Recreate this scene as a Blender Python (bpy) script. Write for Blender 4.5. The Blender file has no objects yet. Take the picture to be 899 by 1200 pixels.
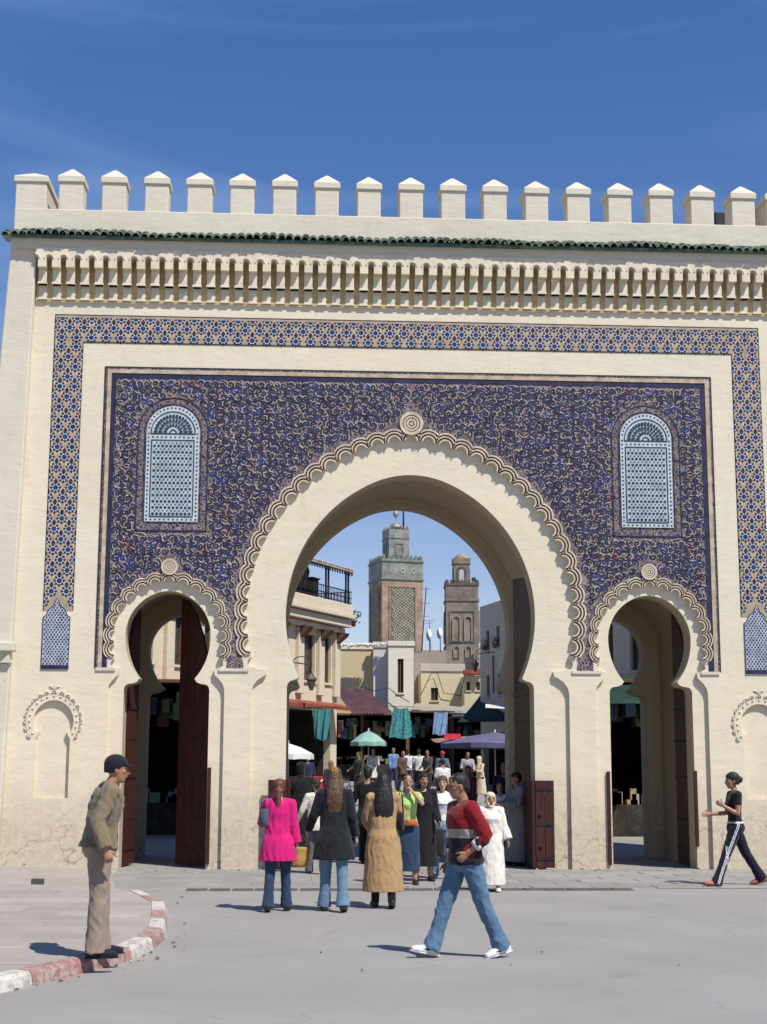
import bpy, bmesh, math, random
import numpy as np
from mathutils import Vector, Matrix
from mathutils.geometry import tessellate_polygon
random.seed(7); rng = np.random.default_rng(7)
R = math.radians; PI = math.pi
S = bpy.context.scene; COL = S.collection

# ---------------------------------------------------------------- camera
PITCH, YAW, ROLL, FPX = R(9.766), R(3.188), R(.191), 1743.0
CPOS = Vector((-2.1, -28.1, 1.85))
fwd = Vector((math.sin(YAW)*math.cos(PITCH), math.cos(YAW)*math.cos(PITCH), math.sin(PITCH)))
rgt0 = Vector((math.cos(YAW), -math.sin(YAW), 0)); up0 = rgt0.cross(fwd)
rgt = rgt0*math.cos(ROLL)+up0*math.sin(ROLL); upv = up0*math.cos(ROLL)-rgt0*math.sin(ROLL)
cam = bpy.data.objects.new('camera', bpy.data.cameras.new('camera')); COL.objects.link(cam)
cam.matrix_world = Matrix(((rgt.x, upv.x, -fwd.x, CPOS.x), (rgt.y, upv.y, -fwd.y, CPOS.y), (rgt.z, upv.z, -fwd.z, CPOS.z), (0, 0, 0, 1)))
cam.data.sensor_fit = 'VERTICAL'; cam.data.sensor_height = 36; cam.data.lens = FPX/1200*36
cam.data.clip_start = .2; cam.data.clip_end = 4000
S.camera = cam
S.render.resolution_x, S.render.resolution_y = 767, 1024

# ---------------------------------------------------------------- sky, sun, exposure
SUN_EL = R(54); SDIR = Vector((.62, -.78, 0)).normalized()*math.cos(SUN_EL)+Vector((0, 0, math.sin(SUN_EL)))
world = bpy.data.worlds.new('World'); S.world = world; world.use_nodes = True
nt = world.node_tree; nt.nodes.clear()
wo = nt.nodes.new('ShaderNodeOutputWorld'); bg = nt.nodes.new('ShaderNodeBackground'); sky = nt.nodes.new('ShaderNodeTexSky')
sky.sky_type = 'NISHITA'; sky.sun_disc = False; sky.sun_elevation = SUN_EL; sky.sun_rotation = math.atan2(SDIR.x, SDIR.y)
sky.air_density = 1.0; sky.dust_density = .35; sky.ozone_density = 4.0; sky.altitude = 1200
bg.inputs['Strength'].default_value = .118
# thin high cirrus drawn out in streaks, spread over the whole sky
tcn = nt.nodes.new('ShaderNodeTexCoord'); mp = nt.nodes.new('ShaderNodeMapping'); mp.inputs['Scale'].default_value = (1.6, 5.0, 9.0); mp.inputs['Rotation'].default_value = (.2, .25, .6)
nz = nt.nodes.new('ShaderNodeTexNoise'); nz.inputs['Scale'].default_value = 1.3; nz.inputs['Detail'].default_value = 7; nz.inputs['Distortion'].default_value = .7
rp = nt.nodes.new('ShaderNodeValToRGB'); rp.color_ramp.elements[0].position = .50; rp.color_ramp.elements[1].position = .85
rp.color_ramp.elements[1].color = (.20, .20, .20, 1)
mx = nt.nodes.new('ShaderNodeMix'); mx.data_type = 'RGBA'; mx.inputs[7].default_value = (9, 9.6, 10.5, 1)
L = nt.links.new
L(tcn.outputs['Generated'], mp.inputs[0]); L(mp.outputs[0], nz.inputs[0]); L(nz.outputs[0], rp.inputs[0]); L(rp.outputs[0], mx.inputs[0]); L(sky.outputs[0], mx.inputs[6])
tint = nt.nodes.new('ShaderNodeMix'); tint.data_type = 'RGBA'; tint.blend_type = 'MULTIPLY'; tint.inputs[0].default_value = 1; sxy = nt.nodes.new('ShaderNodeSeparateXYZ'); L(tcn.outputs['Generated'], sxy.inputs[0])
gr = nt.nodes.new('ShaderNodeValToRGB'); gr.color_ramp.elements[0].position = .08; gr.color_ramp.elements[0].color = (.93, .77, .745, 1); gr.color_ramp.elements[1].position = .45; gr.color_ramp.elements[1].color = (.47, .695, .94, 1)   # dry hazy horizon, deep blue above
L(sxy.outputs[2], gr.inputs[0]); L(gr.outputs[0], tint.inputs[7])
L(mx.outputs[2], tint.inputs[6]); L(tint.outputs[2], bg.inputs[0]); L(bg.outputs[0], wo.inputs[0])
sl = bpy.data.lights.new('sun', 'SUN'); sl.energy = 4.4; sl.angle = R(.53); sl.color = (1, .95, .86)
sun = bpy.data.objects.new('sun', sl); COL.objects.link(sun); sun.rotation_euler = SDIR.to_track_quat('Z', 'Y').to_euler(); sun.location = (20, -40, 40)
S.view_settings.view_transform = 'Standard'; S.view_settings.look = 'None'; S.view_settings.gamma = 1; S.view_settings.exposure = .33
S.render.engine = 'CYCLES'

def at(px, py, Y):
    """photo pixel -> point on the vertical plane at depth Y"""
    d = fwd*FPX + rgt*(px-449.5) - upv*(py-600)
    return CPOS + d*((Y-CPOS.y)/d.y)
def zg(Y):
    """ground height: level square, then the street climbs gently behind the gate"""
    return 0.0 if Y < 3 else .031*(min(Y, 46)-3)

# ---------------------------------------------------------------- materials
MATS = {}
def nodes(name):
    m = bpy.data.materials.new(name); m.use_nodes = True; t = m.node_tree
    return m, t, t.nodes['Principled BSDF']
def nd(t, kind, **kw):
    n = t.nodes.new('ShaderNode'+kind)
    for k, v in kw.items():
        if k.startswith('i_'):
            n.inputs[k[2:].replace('_', ' ')].default_value = v
        else: setattr(n, k, v)
    return n
def mixc(t, fac, a, b, mode='MIX'):
    n = t.nodes.new('ShaderNodeMix'); n.data_type = 'RGBA'; n.blend_type = mode
    for s, v in ((0, fac), (6, a), (7, b)):
        if hasattr(v, 'links') or hasattr(v, 'is_linked'): t.links.new(v, n.inputs[s])
        else: n.inputs[s].default_value = v if s == 0 else (*v, 1)
    return n.outputs[2]
def ramp(t, src, p0, p1, c0=(0, 0, 0), c1=(1, 1, 1)):
    r = t.nodes.new('ShaderNodeValToRGB'); e = r.color_ramp.elements
    e[0].position = p0; e[1].position = p1; e[0].color = (*c0, 1); e[1].color = (*c1, 1)
    t.links.new(src, r.inputs[0]); return r.outputs[0]
def math_(t, op, a, b=0.0, clamp=False):
    n = t.nodes.new('ShaderNodeMath'); n.operation = op; n.use_clamp = clamp
    for i, v in enumerate((a, b)):
        if hasattr(v, 'is_linked'): t.links.new(v, n.inputs[i])
        else: n.inputs[i].default_value = v
    return n.outputs[0]
def wpos(t, scale=(1, 1, 1), obj=False):
    m = t.nodes.new('ShaderNodeMapping'); m.inputs['Scale'].default_value = scale
    if obj: t.links.new(t.nodes.new('ShaderNodeTexCoord').outputs['Object'], m.inputs[0])
    else: t.links.new(t.nodes.new('ShaderNodeNewGeometry').outputs['Position'], m.inputs[0])
    return m.outputs[0]
def noise(t, vec, scale, detail=4, rough=.55, dist=0):
    n = nd(t, 'TexNoise', i_Scale=scale, i_Detail=detail, i_Roughness=rough, i_Distortion=dist)
    t.links.new(vec, n.inputs['Vector']); return n.outputs['Fac']
def bump(t, b, h, strength, dist):
    n = nd(t, 'Bump', i_Strength=strength, i_Distance=dist); t.links.new(h, n.inputs['Height']); t.links.new(n.outputs[0], b.inputs['Normal'])
def mat(name, c, rough=.8, var=.18, scale=6, bmp=.25, bdist=.01, obj=False, spec=.3, metal=0, stretch=(1, 1, 1), sheen=0):
    """plain painted, woven or weathered surface: base colour with two scales of variation and fine relief"""
    if name in MATS: return MATS[name]
    m, t, b = nodes(name); v = wpos(t, stretch, obj)
    a = noise(t, v, scale, 5); d = noise(t, v, scale*6.3, 3)
    lo = tuple(x*(1-var*1.5) for x in c); hi = tuple(min(1, x*(1+var)) for x in c)
    col = mixc(t, ramp(t, a, .3, .7), lo, hi)
    col = mixc(t, math_(t, 'MULTIPLY', ramp(t, d, .35, .75), .35*var/.18), col, lo)
    t.links.new(col, b.inputs['Base Color']); b.inputs['Roughness'].default_value = rough; b.inputs['Specular IOR Level'].default_value = spec; b.inputs['Metallic'].default_value = metal
    if sheen: b.inputs['Sheen Weight'].default_value = sheen
    if bmp: bump(t, b, math_(t, 'ADD', a, math_(t, 'MULTIPLY', d, .5)), bmp, bdist)
    MATS[name] = m; return m

def plaster(name, c, lowc=None, dirt=1.0, rel=.36):
    """lime wash over uneven render: trowel relief, patches, rain streaks, grime and cracks near the ground"""
    m, t, b = nodes(name); v = wpos(t); vs = wpos(t, (1.0, 1.0, .28)); vh = wpos(t, (.75, .75, 1.5))
    big = noise(t, v, .8, 3); med = noise(t, vh, 3.2, 4, .62); fine = noise(t, v, 34, 2); streak = noise(t, vs, 5, 3)
    col = mixc(t, ramp(t, big, .35, .68), tuple(x*.93 for x in c), c)
    col = mixc(t, math_(t, 'MULTIPLY', ramp(t, med, .52, .78), .45), col, tuple(x*f for x, f in zip(c, (.86, .82, .74))))
    col = mixc(t, math_(t, 'MULTIPLY', ramp(t, streak, .58, .8), .40*dirt), col, (c[0]*.66, c[1]*.62, c[2]*.55))
    vp = nd(t, 'TexVoronoi', i_Scale=.42); wp = nd(t, 'VectorMath', operation='ADD'); np_ = nd(t, 'TexNoise', i_Scale=1.1, i_Detail=4); t.links.new(v, np_.inputs['Vector']); t.links.new(v, wp.inputs[0]); t.links.new(np_.outputs['Color'], wp.inputs[1]); t.links.new(wp.outputs[0], vp.inputs['Vector'])
    pc = nd(t, 'SeparateXYZ'); t.links.new(vp.outputs['Color'], pc.inputs[0])      # repaired patches, each a shade off
    col = mixc(t, math_(t, 'MULTIPLY', pc.outputs[0], .22), col, (c[0]*.80, c[1]*.76, c[2]*.68)); col = mixc(t, math_(t, 'MULTIPLY', pc.outputs[1], .14), col, (min(1, c[0]*1.14), min(1, c[1]*1.14), min(1, c[2]*1.12)))
    col = mixc(t, math_(t, 'MULTIPLY', ramp(t, noise(t, v, 11, 3, .5), .70, .74), .45), col, (c[0]*.5, c[1]*.45, c[2]*.36))     # chips and knocks
    sx = nd(t, 'SeparateXYZ'); t.links.new(v, sx.inputs[0]); z = sx.outputs[2]
    if lowc:   # older, yellower wash on the lower storey with a ragged upper edge
        k = math_(t, 'ADD', z, math_(t, 'MULTIPLY', big, 1.6)); k = nd(t, 'MapRange', i_From_Min=5.0, i_From_Max=2.6); t.links.new(math_(t, 'ADD', z, math_(t, 'MULTIPLY', big, 1.6)), k.inputs[0])
        col = mixc(t, k.outputs[0], col, mixc(t, ramp(t, med, .4, .75), lowc, tuple(x*.9 for x in lowc)))
    # splash zone
    k2 = nd(t, 'MapRange', i_From_Min=1.35, i_From_Max=.15); t.links.new(math_(t, 'SUBTRACT', z, math_(t, 'MULTIPLY', noise(t, v, 2.2, 6, .7), .9)), k2.inputs[0])
    col = mixc(t, math_(t, 'MULTIPLY', k2.outputs[0], .62*dirt), col, mixc(t, ramp(t, noise(t, v, 9, 5, .7), .4, .66), (.36, .30, .22), (.55, .48, .37)))
    vo = nd(t, 'TexVoronoi', feature='DISTANCE_TO_EDGE', i_Scale=.95)
    wv = nd(t, 'VectorMath', operation='ADD'); nv = nd(t, 'TexNoise', i_Scale=1.9, i_Detail=5); t.links.new(v, nv.inputs['Vector']); t.links.new(v, wv.inputs[0]); t.links.new(nv.outputs['Color'], wv.inputs[1]); t.links.new(wv.outputs[0], vo.inputs['Vector'])
    crack = math_(t, 'LESS_THAN', vo.outputs['Distance'], .009)
    k3 = nd(t, 'MapRange', i_From_Min=2.3, i_From_Max=1.1); t.links.new(math_(t, 'ADD', z, math_(t, 'MULTIPLY', noise(t, v, 1.1, 2), 1.8)), k3.inputs[0])
    crackm = math_(t, 'MULTIPLY', crack, k3.outputs[0], True)
    col = mixc(t, math_(t, 'MULTIPLY', crackm, .6), col, (.2, .15, .1))
    t.links.new(col, b.inputs['Base Color']); b.inputs['Roughness'].default_value = .92; b.inputs['Specular IOR Level'].default_value = .15
    h = math_(t, 'ADD', math_(t, 'MULTIPLY', med, 1.0), math_(t, 'ADD', math_(t, 'MULTIPLY', fine, .22), math_(t, 'MULTIPLY', big, .9)))
    h = math_(t, 'SUBTRACT', h, math_(t, 'MULTIPLY', crackm, .8))
    bump(t, b, h, rel, .035); MATS[name] = m; return m

M_PL = plaster('cream_plaster', (.69, .625, .49), (.695, .61, .46))
M_PLW = plaster('pale_plaster', (.625, .575, .475), None, .9, .4)
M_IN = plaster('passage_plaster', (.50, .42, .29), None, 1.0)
M_RAW = mat('corbel_plaster', (.66, .59, .455), .9, .1, 5, .4, .01)
M_OCH = mat('ochre_backing', (.56, .42, .19), .95, .2, 4, .4)
M_GTILE = mat('green_glaze', (.085, .22, .15), .35, .6, 5.5, .4, .006, spec=.5)
M_NAVY = mat('navy_glaze', (.029, .032, .092), .45, .45, 4.5, .3, .004, spec=.35)
M_BLUE = mat('cobalt_glaze', (.022, .045, .19), .4, .4, 5, .2, .004, spec=.35)
M_TAN = mat('carved_tan', (.50, .40, .29), .85, .25, 5, .35, .005)
M_LOBE = mat('lobe_tan', (.58, .49, .37), .85, .2, 5, .3, .005)
M_PINK = mat('bare_terracotta', (.40, .30, .23), .88, .3, 6, .3, .005)
M_MAR = mat('maroon_groove', (.075, .035, .05), .7, .3, 9, .2)
M_WHT = mat('white_glaze', (.48, .53, .56), .4, .12, 9, .15, .003, spec=.4)
M_DKT = mat('dark_teal_glaze', (.02, .045, .075), .4, .3, 9, .15, .003, spec=.4)
M_BGROUT = mat('band_ground', (.40, .315, .225), .8, .22, 4, .3, .004)
M_DOOR = mat('oxblood_paint', (.060, .017, .013), .55, .35, 4, .35, .006, stretch=(5, 5, .6))
M_DOORD = mat('brown_door_paint', (.085, .045, .03), .6, .35, 4, .35, .006, stretch=(5, 5, .6))
M_IRON = mat('dark_iron', (.02, .02, .022), .55, .3, 9, .2)

def arabesque_ground():
    m, t, b = nodes('arabesque_ground'); v = wpos(t)
    n1 = noise(t, v, 2.3, 4, .6); vo = nd(t, 'TexVoronoi', feature='DISTANCE_TO_EDGE', i_Scale=17)
    nv = nd(t, 'TexNoise', i_Scale=7, i_Detail=3); wv = nd(t, 'VectorMath', operation='ADD'); sc = nd(t, 'VectorMath', operation='SCALE', i_Scale=.16)
    t.links.new(v, nv.inputs['Vector']); t.links.new(nv.outputs['Color'], sc.inputs[0]); t.links.new(v, wv.inputs[0]); t.links.new(sc.outputs[0], wv.inputs[1]); t.links.new(wv.outputs[0], vo.inputs['Vector'])
    line = ramp(t, vo.outputs['Distance'], .05, .16, (1, 1, 1), (0, 0, 0))
    dark = mixc(t, ramp(t, n1, .42, .66), (.026, .029, .078), (.055, .042, .06))
    tan = mixc(t, ramp(t, noise(t, v, 5, 3), .4, .6), (.26, .2, .17), (.42, .33, .25))
    col = mixc(t, math_(t, 'MULTIPLY', line, .72), dark, tan)
    t.links.new(col, b.inputs['Base Color']); b.inputs['Roughness'].default_value = .62; b.inputs['Specular IOR Level'].default_value = .3
    bump(t, b, vo.outputs['Distance'], .5, .01); return m
M_AG = arabesque_ground()

# ---------------------------------------------------------------- mesh building
class MB:
    def __init__(s): s.v = []; s.f = []; s.m = []; s.s = []
    def add(s, vs, fs, mi=0, smooth=False):
        o = len(s.v); s.v += [tuple(p) for p in vs]; s.f += [tuple(i+o for i in f) for f in fs]; s.m += [mi]*len(fs); s.s += [smooth]*len(fs)
    def box(s, x0, x1, y0, y1, z0, z1, mi=0):
        s.add([(x0, y0, z0), (x1, y0, z0), (x1, y1, z0), (x0, y1, z0), (x0, y0, z1), (x1, y0, z1), (x1, y1, z1), (x0, y1, z1)],
              [(0, 3, 2, 1), (4, 5, 6, 7), (0, 1, 5, 4), (1, 2, 6, 5), (2, 3, 7, 6), (3, 0, 4, 7)], mi)
    def prism(s, poly, y0, y1, mi=0, holes=(), front=True, back=True, M=None, sides=True, smi=None):
        """XZ outline (with holes) given depth from y0 to y1; M maps (x, depth, z) elsewhere"""
        loops = [list(poly)]+[list(h) for h in holes]; flat = [p for l in loops for p in l]; n = len(flat)
        tr = tessellate_polygon([[Vector((p[0], p[1], 0)) for p in l] for l in loops])
        vs = [Vector((p[0], y0, p[1])) for p in flat]+[Vector((p[0], y1, p[1])) for p in flat]
        if M is not None: vs = [M @ p for p in vs]
        fs = []
        def ccw(a, b, c):
            A, B, C = flat[a], flat[b], flat[c]; return (B[0]-A[0])*(C[1]-A[1])-(B[1]-A[1])*(C[0]-A[0]) > 0
        for a, b, c in tr:
            if not ccw(a, b, c): b, c = c, b
            if front: fs.append((a, b, c))
            if back: fs.append((a+n, c+n, b+n))
        s.add(vs, fs, mi)
        if sides:
            o = len(s.v)-len(vs); k = 0; q = []
            for li, l in enumerate(loops):
                ar = sum(l[i][0]*l[(i+1) % len(l)][1]-l[(i+1) % len(l)][0]*l[i][1] for i in range(len(l)))
                for i in range(len(l)):
                    a, b = k+i, k+(i+1) % len(l)
                    if (ar > 0) != (li > 0): q.append((a, a+n, b+n, b))
                    else: q.append((a, b, b+n, a+n))
                k += len(l)
            s.f += [tuple(i+o for i in f) for f in q]; s.m += [mi if smi is None else smi]*len(q); s.s += [False]*len(q)
    def tube(s, pts, rad, n=8, mi=0, cap=True, smooth=True, flat=None):
        """round (or flattened: rad items (a, b), flat = wide direction) section swept along pts"""
        pts = [Vector(p) for p in pts]; vs = []; fs = []
        prev = None
        for i, p in enumerate(pts):
            d = (pts[min(i+1, len(pts)-1)]-pts[max(i-1, 0)])
            d = d.normalized() if d.length > 1e-9 else Vector((0, 0, 1))
            ref = Vector(flat) if flat is not None else (prev if prev is not None else (Vector((1, 0, 0)) if abs(d.x) < .8 else Vector((0, 1, 0))))
            u = ref-d*ref.dot(d); u = u.normalized() if u.length > 1e-6 else d.orthogonal().normalized(); w = d.cross(u); prev = u
            r = rad[i] if not isinstance(rad, (int, float)) else rad
            ra, rb = r if isinstance(r, (tuple, list)) else (r, r)
            for k in range(n):
                a = 2*PI*k/n; vs.append(p+u*(ra*math.cos(a))+w*(rb*math.sin(a)))
        for i in range(len(pts)-1):
            for k in range(n):
                k2 = (k+1) % n; fs.append((i*n+k, i*n+k2, (i+1)*n+k2, (i+1)*n+k))
        if cap: fs.append(tuple(reversed(range(n)))); fs.append(tuple((len(pts)-1)*n+k for k in range(n)))
        s.add(vs, fs, mi, smooth)
    def rings(s, rs, n=20, mi=0, smooth=True, M=None):
        """stack of elliptical rings: (centre, rx, ry, xaxis, yaxis)"""
        vs = []; fs = []
        for c, rx, ry, X, Y in rs:
            for k in range(n):
                a = 2*PI*k/n; vs.append(Vector(c)+Vector(X)*(rx*math.cos(a))+Vector(Y)*(ry*math.sin(a)))
        for i in range(len(rs)-1):
            for k in range(n):
                k2 = (k+1) % n; fs.append((i*n+k, i*n+k2, (i+1)*n+k2, (i+1)*n+k))
        fs.append(tuple(reversed(range(n)))); fs.append(tuple((len(rs)-1)*n+k for k in range(n)))
        s.add(vs, fs, mi, smooth)
    def ball(s, c, r, n=10, m=6, mi=0, M=None):
        c = Vector(c); r = (r, r, r) if isinstance(r, (int, float)) else r
        M = M or Matrix.Identity(3); vs = [c+M @ Vector((0, 0, -r[2]))]; fs = []
        for j in range(1, m):
            b = -PI/2+PI*j/m
            for k in range(n):
                a = 2*PI*k/n; vs.append(c+M @ Vector((r[0]*math.cos(b)*math.cos(a), r[1]*math.cos(b)*math.sin(a), r[2]*math.sin(b))))
        vs.append(c+M @ Vector((0, 0, r[2]))); t = len(vs)-1
        for k in range(n):
            k2 = (k+1) % n; fs.append((0, 1+k2, 1+k)); fs.append((t, 1+(m-2)*n+k, 1+(m-2)*n+k2))
            for j in range(m-2): fs.append((1+j*n+k, 1+j*n+k2, 1+(j+1)*n+k2, 1+(j+1)*n+k))
        s.add(vs, fs, mi, True)
    def lathe(s, prof, c, n=16, mi=0, smooth=True):
        s.rings([((c[0], c[1], c[2]+z), max(r, .0005), max(r, .0005), (1, 0, 0), (0, 1, 0)) for r, z in prof], n, mi, smooth)
    def mesh(s, name, mats):
        me = bpy.data.meshes.new(name); me.from_pydata(s.v, [], s.f)
        for m in (mats if isinstance(mats, (list, tuple)) else [mats]): me.materials.append(m)
        me.polygons.foreach_set('material_index', s.m); me.polygons.foreach_set('use_smooth', s.s); me.update(); return me
    def build(s, name, mats, parent=None, loc=None, bevel=0):
        return put(name, s.mesh(name, mats), parent, loc, bevel=bevel)
def put(name, me, parent=None, loc=None, rot=None, scale=None, bevel=0):
    o = bpy.data.objects.new(name, me); COL.objects.link(o); o.parent = parent
    if loc is not None: o.location = loc
    if rot is not None: o.rotation_euler = rot
    if scale is not None: o.scale = scale
    if bevel:
        b = o.modifiers.new('bevel', 'BEVEL'); b.width = bevel; b.segments = 2; b.limit_method = 'ANGLE'; b.angle_limit = R(40)
    return o
def empty(name, loc=(0, 0, 0), rz=0):
    o = bpy.data.objects.new(name, None); COL.objects.link(o); o.location = loc; o.rotation_euler = (0, 0, rz); o.empty_display_size = .3; return o
def tag(o, label=None, cat=None, group=None, kind=None):
    for k, v in (('label', label), ('category', cat), ('group', group), ('kind', kind)):
        if v: o[k] = v
    return o
def boxobj(name, x0, x1, y0, y1, z0, z1, m, parent=None, bevel=.01):
    b = MB(); b.box(x0, x1, y0, y1, z0, z1); return b.build(name, m, parent, bevel=bevel)

# ================================================================ ground
def ground_mat(name, c, scale=.5, patch=True):
    m, t, b = nodes(name); v = wpos(t)
    big = noise(t, v, scale, 6, .6); med = noise(t, v, 3.1, 6, .65); fine = noise(t, v, 70, 3); grit = noise(t, v, 210, 2)
    col = mixc(t, ramp(t, big, .34, .66), tuple(x*.84 for x in c), tuple(min(1, x*1.08) for x in c))
    col = mixc(t, math_(t, 'MULTIPLY', ramp(t, med, .5, .74), .35), col, tuple(x*.72 for x in c))
    col = mixc(t, math_(t, 'MULTIPLY', ramp(t, fine, .42, .7), .6), col, tuple(x*f for x, f in zip(c, (1.25, 1.22, 1.16))))
    col = mixc(t, math_(t, 'MULTIPLY', ramp(t, grit, .57, .68), .55), col, tuple(x*.5 for x in c))
    # oil spots and tyre-worn stains
    sp = noise(t, v, 1.3, 3, .5, 1.2); col = mixc(t, math_(t, 'MULTIPLY', ramp(t, sp, .66, .74), .3), col, tuple(x*.5 for x in c))
    vw = nd(t, 'VectorMath', operation='ADD'); nw = nd(t, 'TexNoise', i_Scale=1.3, i_Detail=6); t.links.new(v, nw.inputs['Vector']); t.links.new(v, vw.inputs[0]); t.links.new(nw.outputs['Color'], vw.inputs[1])
    vc = nd(t, 'TexVoronoi', feature='DISTANCE_TO_EDGE', i_Scale=.28); t.links.new(vw.outputs[0], vc.inputs['Vector'])
    crk = math_(t, 'MULTIPLY', math_(t, 'LESS_THAN', vc.outputs['Distance'], .0045), ramp(t, noise(t, v, .5, 2), .42, .58)); col = mixc(t, math_(t, 'MULTIPLY', crk, .28), col, tuple(x*.45 for x in c))      # fine cracks
    vq = nd(t, 'TexVoronoi', i_Scale=.16, distance='CHEBYCHEV'); t.links.new(vw.outputs[0], vq.inputs['Vector']); qs = nd(t, 'SeparateXYZ'); t.links.new(vq.outputs['Color'], qs.inputs[0])
    col = mixc(t, math_(t, 'MULTIPLY', qs.outputs[0], .20), col, tuple(x*.78 for x in c)); col = mixc(t, math_(t, 'MULTIPLY', qs.outputs[1], .16), col, tuple(min(1, x*f) for x, f in zip(c, (1.22, 1.19, 1.12))))     # relaid patches
    t.links.new(col, b.inputs['Base Color']); b.inputs['Roughness'].default_value = .88; b.inputs['Specular IOR Level'].default_value = .25
    bump(t, b, math_(t, 'ADD', fine, math_(t, 'ADD', math_(t, 'MULTIPLY', med, .6), math_(t, 'MULTIPLY', grit, .5))), .5, .008); return m
M_ROAD = ground_mat('worn_asphalt', (.285, .272, .262))
M_PAVE = ground_mat('pavement_concrete', (.35, .308, .282), .8)
M_APR = ground_mat('apron_concrete', (.29, .275, .262), .8)
M_SLAB = [ground_mat('paving_slab_a', (.345, .304, .278), 1.1), ground_mat('paving_slab_b', (.315, .28, .255), 1.1), ground_mat('paving_slab_c', (.37, .325, .296), 1.1), ground_mat('apron_slab_a', (.275, .26, .25), 1.1), ground_mat('apron_slab_b', (.255, .243, .235), 1.1), ground_mat('apron_slab_c', (.295, .277, .262), 1.1)]
M_SETT = mat('drain_sett', (.115, .112, .108), .9, .3, 5, .5)
def gprof(): return [-300, -60, -30, -10, 0, 3, 8, 14, 22, 30, 38, 46, 80, 200, 900]
b = MB(); ys = gprof(); xs = [-900, -200, -40, -10, -3, 3, 10, 40, 200, 900]
b.add([(x, y, zg(y)) for y in ys for x in xs], [(j*10+i, j*10+i+1, j*10+11+i, j*10+10+i) for j in range(len(ys)-1) for i in range(9)])
tag(b.build('road', M_ROAD), kind='structure')

# paved apron in front of the gate: slabs laid one by one, a row of dark setts as drain
apron = MB(); apron.box(-12, 14, -4.35, 0.6, -.05, .004); apron = tag(apron.build('pavement', M_APR), kind='structure')
def slabmesh(w, d, mi):
    s = MB(); h = .011; e = .012
    s.add([(-w/2, -d/2, 0), (w/2, -d/2, 0), (w/2, d/2, 0), (-w/2, d/2, 0), (-w/2+e, -d/2+e, h), (w/2-e, -d/2+e, h), (w/2-e, d/2-e, h), (-w/2+e, d/2-e, h)],
          [(4, 5, 6, 7), (0, 1, 5, 4), (1, 2, 6, 5), (2, 3, 7, 6), (3, 0, 4, 7)]); return s.mesh('paving_slab', M_SLAB[mi])
SL = [slabmesh(.97, .60, i) for i in range(6)]
KL = [(-5.6, -17.5), (-4.9, -15.9), (-4.56, -15.07), (-4.2, -14.27), (-3.95, -13.65), (-3.72, -12.95), (-3.60, -12.1), (-3.56, -11.2), (-3.67, -9.7), (-3.83, -8.0), (-4.33, -6.1), (-5.3, -5.3), (-6.6, -4.75), (-8.2, -4.5)]
PAV_Z = .12
def in_poly(x, y, P):
    c = False
    for i in range(len(P)):
        (x0, y0), (x1, y1) = P[i], P[i-1]
        if (y0 > y) != (y1 > y) and x < (x1-x0)*(y-y0)/(y1-y0)+x0: c = not c
    return c
for j in range(7):
    for i in range(-9, 12):
        x = i*.985+(.49 if j % 2 else 0)+.1; y = -.42-j*.612
        if y > -.5 and any(abs(x-q) < w for q, w in ((0, 2.3), (4.58, .9), (-4.58, .9))): pass
        put('paving_slab', SL[3+random.randrange(3)], apron, (x, y, .004+random.uniform(-.004, .003)), (random.uniform(-.003, .003), random.uniform(-.003, .003), random.uniform(-.006, .006)))
strip = MB(); strip.box(-5.2, 3.2, -4.85, -4.36, -.05, .005); strip = tag(strip.build('drain_channel', M_APR), kind='structure')
sm = MB(); sm.box(-.135, .135, -.17, .17, 0, .014); sm = sm.mesh('drain_sett', M_SETT)
for i in range(24):
    x = -5.0+i*.345
    if -3.9 < x or x > -3.2: put('drain_sett', sm, strip, (x+random.uniform(-.01, .01), -4.62+random.uniform(-.012, .012), .004), (0, 0, random.uniform(-.03, .03)), (1.18, 1.0, 1))
# raised pavement on the left with its painted kerb
inner = [(p[0]-.10, p[1]+.02) for p in KL]
ppoly = inner+[(-40, -4.4), (-40, -17.6)]
b = MB(); o = len(b.v)
tr = tessellate_polygon([[Vector((p[0], p[1], 0)) for p in ppoly]])
b.add([(p[0], p[1], PAV_Z) for p in ppoly], [t for t in tr]); pav = tag(b.build('raised_pavement', M_PAVE), kind='structure')
b = MB(); b.add([(-40, -4.3, PAV_Z-.003), (-8.3, -4.60, PAV_Z-.003), (-6.7, -4.85, PAV_Z-.003), (-5.35, -5.42, PAV_Z-.004), (-4.75, -4.9, .0), (-5.2, -2.5, .018), (-5.35, .05, .018), (-40, .05, .10), (-8.3, 0.05, .10)], [(0, 1, 8, 7), (1, 2, 5, 8), (2, 3, 5), (3, 4, 5), (8, 5, 6)])
tag(b.build('sloping_pavement', M_PAVE), kind='structure')
for j in range(20):
    for i in range(9):
        x = -4.45-i*.985-(.49 if j % 2 else 0); y = -17-.0+j*.612
        if all(in_poly(x+sx*.52, y+sy*.34, ppoly) for sx in (-1, 1) for sy in (-1, 1)):
            put('paving_slab', SL[random.randrange(3)], pav, (x, y, PAV_Z+.002+random.uniform(-.003, .003)), (random.uniform(-.004, .004), random.uniform(-.004, .004), random.uniform(-.006, .006)))
def kerb_paint(name, c):
    m, t, b = nodes(name); v = wpos(t); n = noise(t, v, 9, 8, .72)
    sx = nd(t, 'SeparateXYZ'); t.links.new(v, sx.inputs[0])
    w = math_(t, 'ADD', n, math_(t, 'MULTIPLY', noise(t, v, 40, 4), .25))
    col = mixc(t, ramp(t, w, .60, .69), c, (.36, .32, .27)); col = mixc(t, math_(t, 'MULTIPLY', ramp(t, noise(t, v, 3, 4), .4, .7), .4), col, (.33, .28, .24))
    t.links.new(col, b.inputs['Base Color']); b.inputs['Roughness'].default_value = .85; bump(t, b, w, .8, .015); return m
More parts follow.
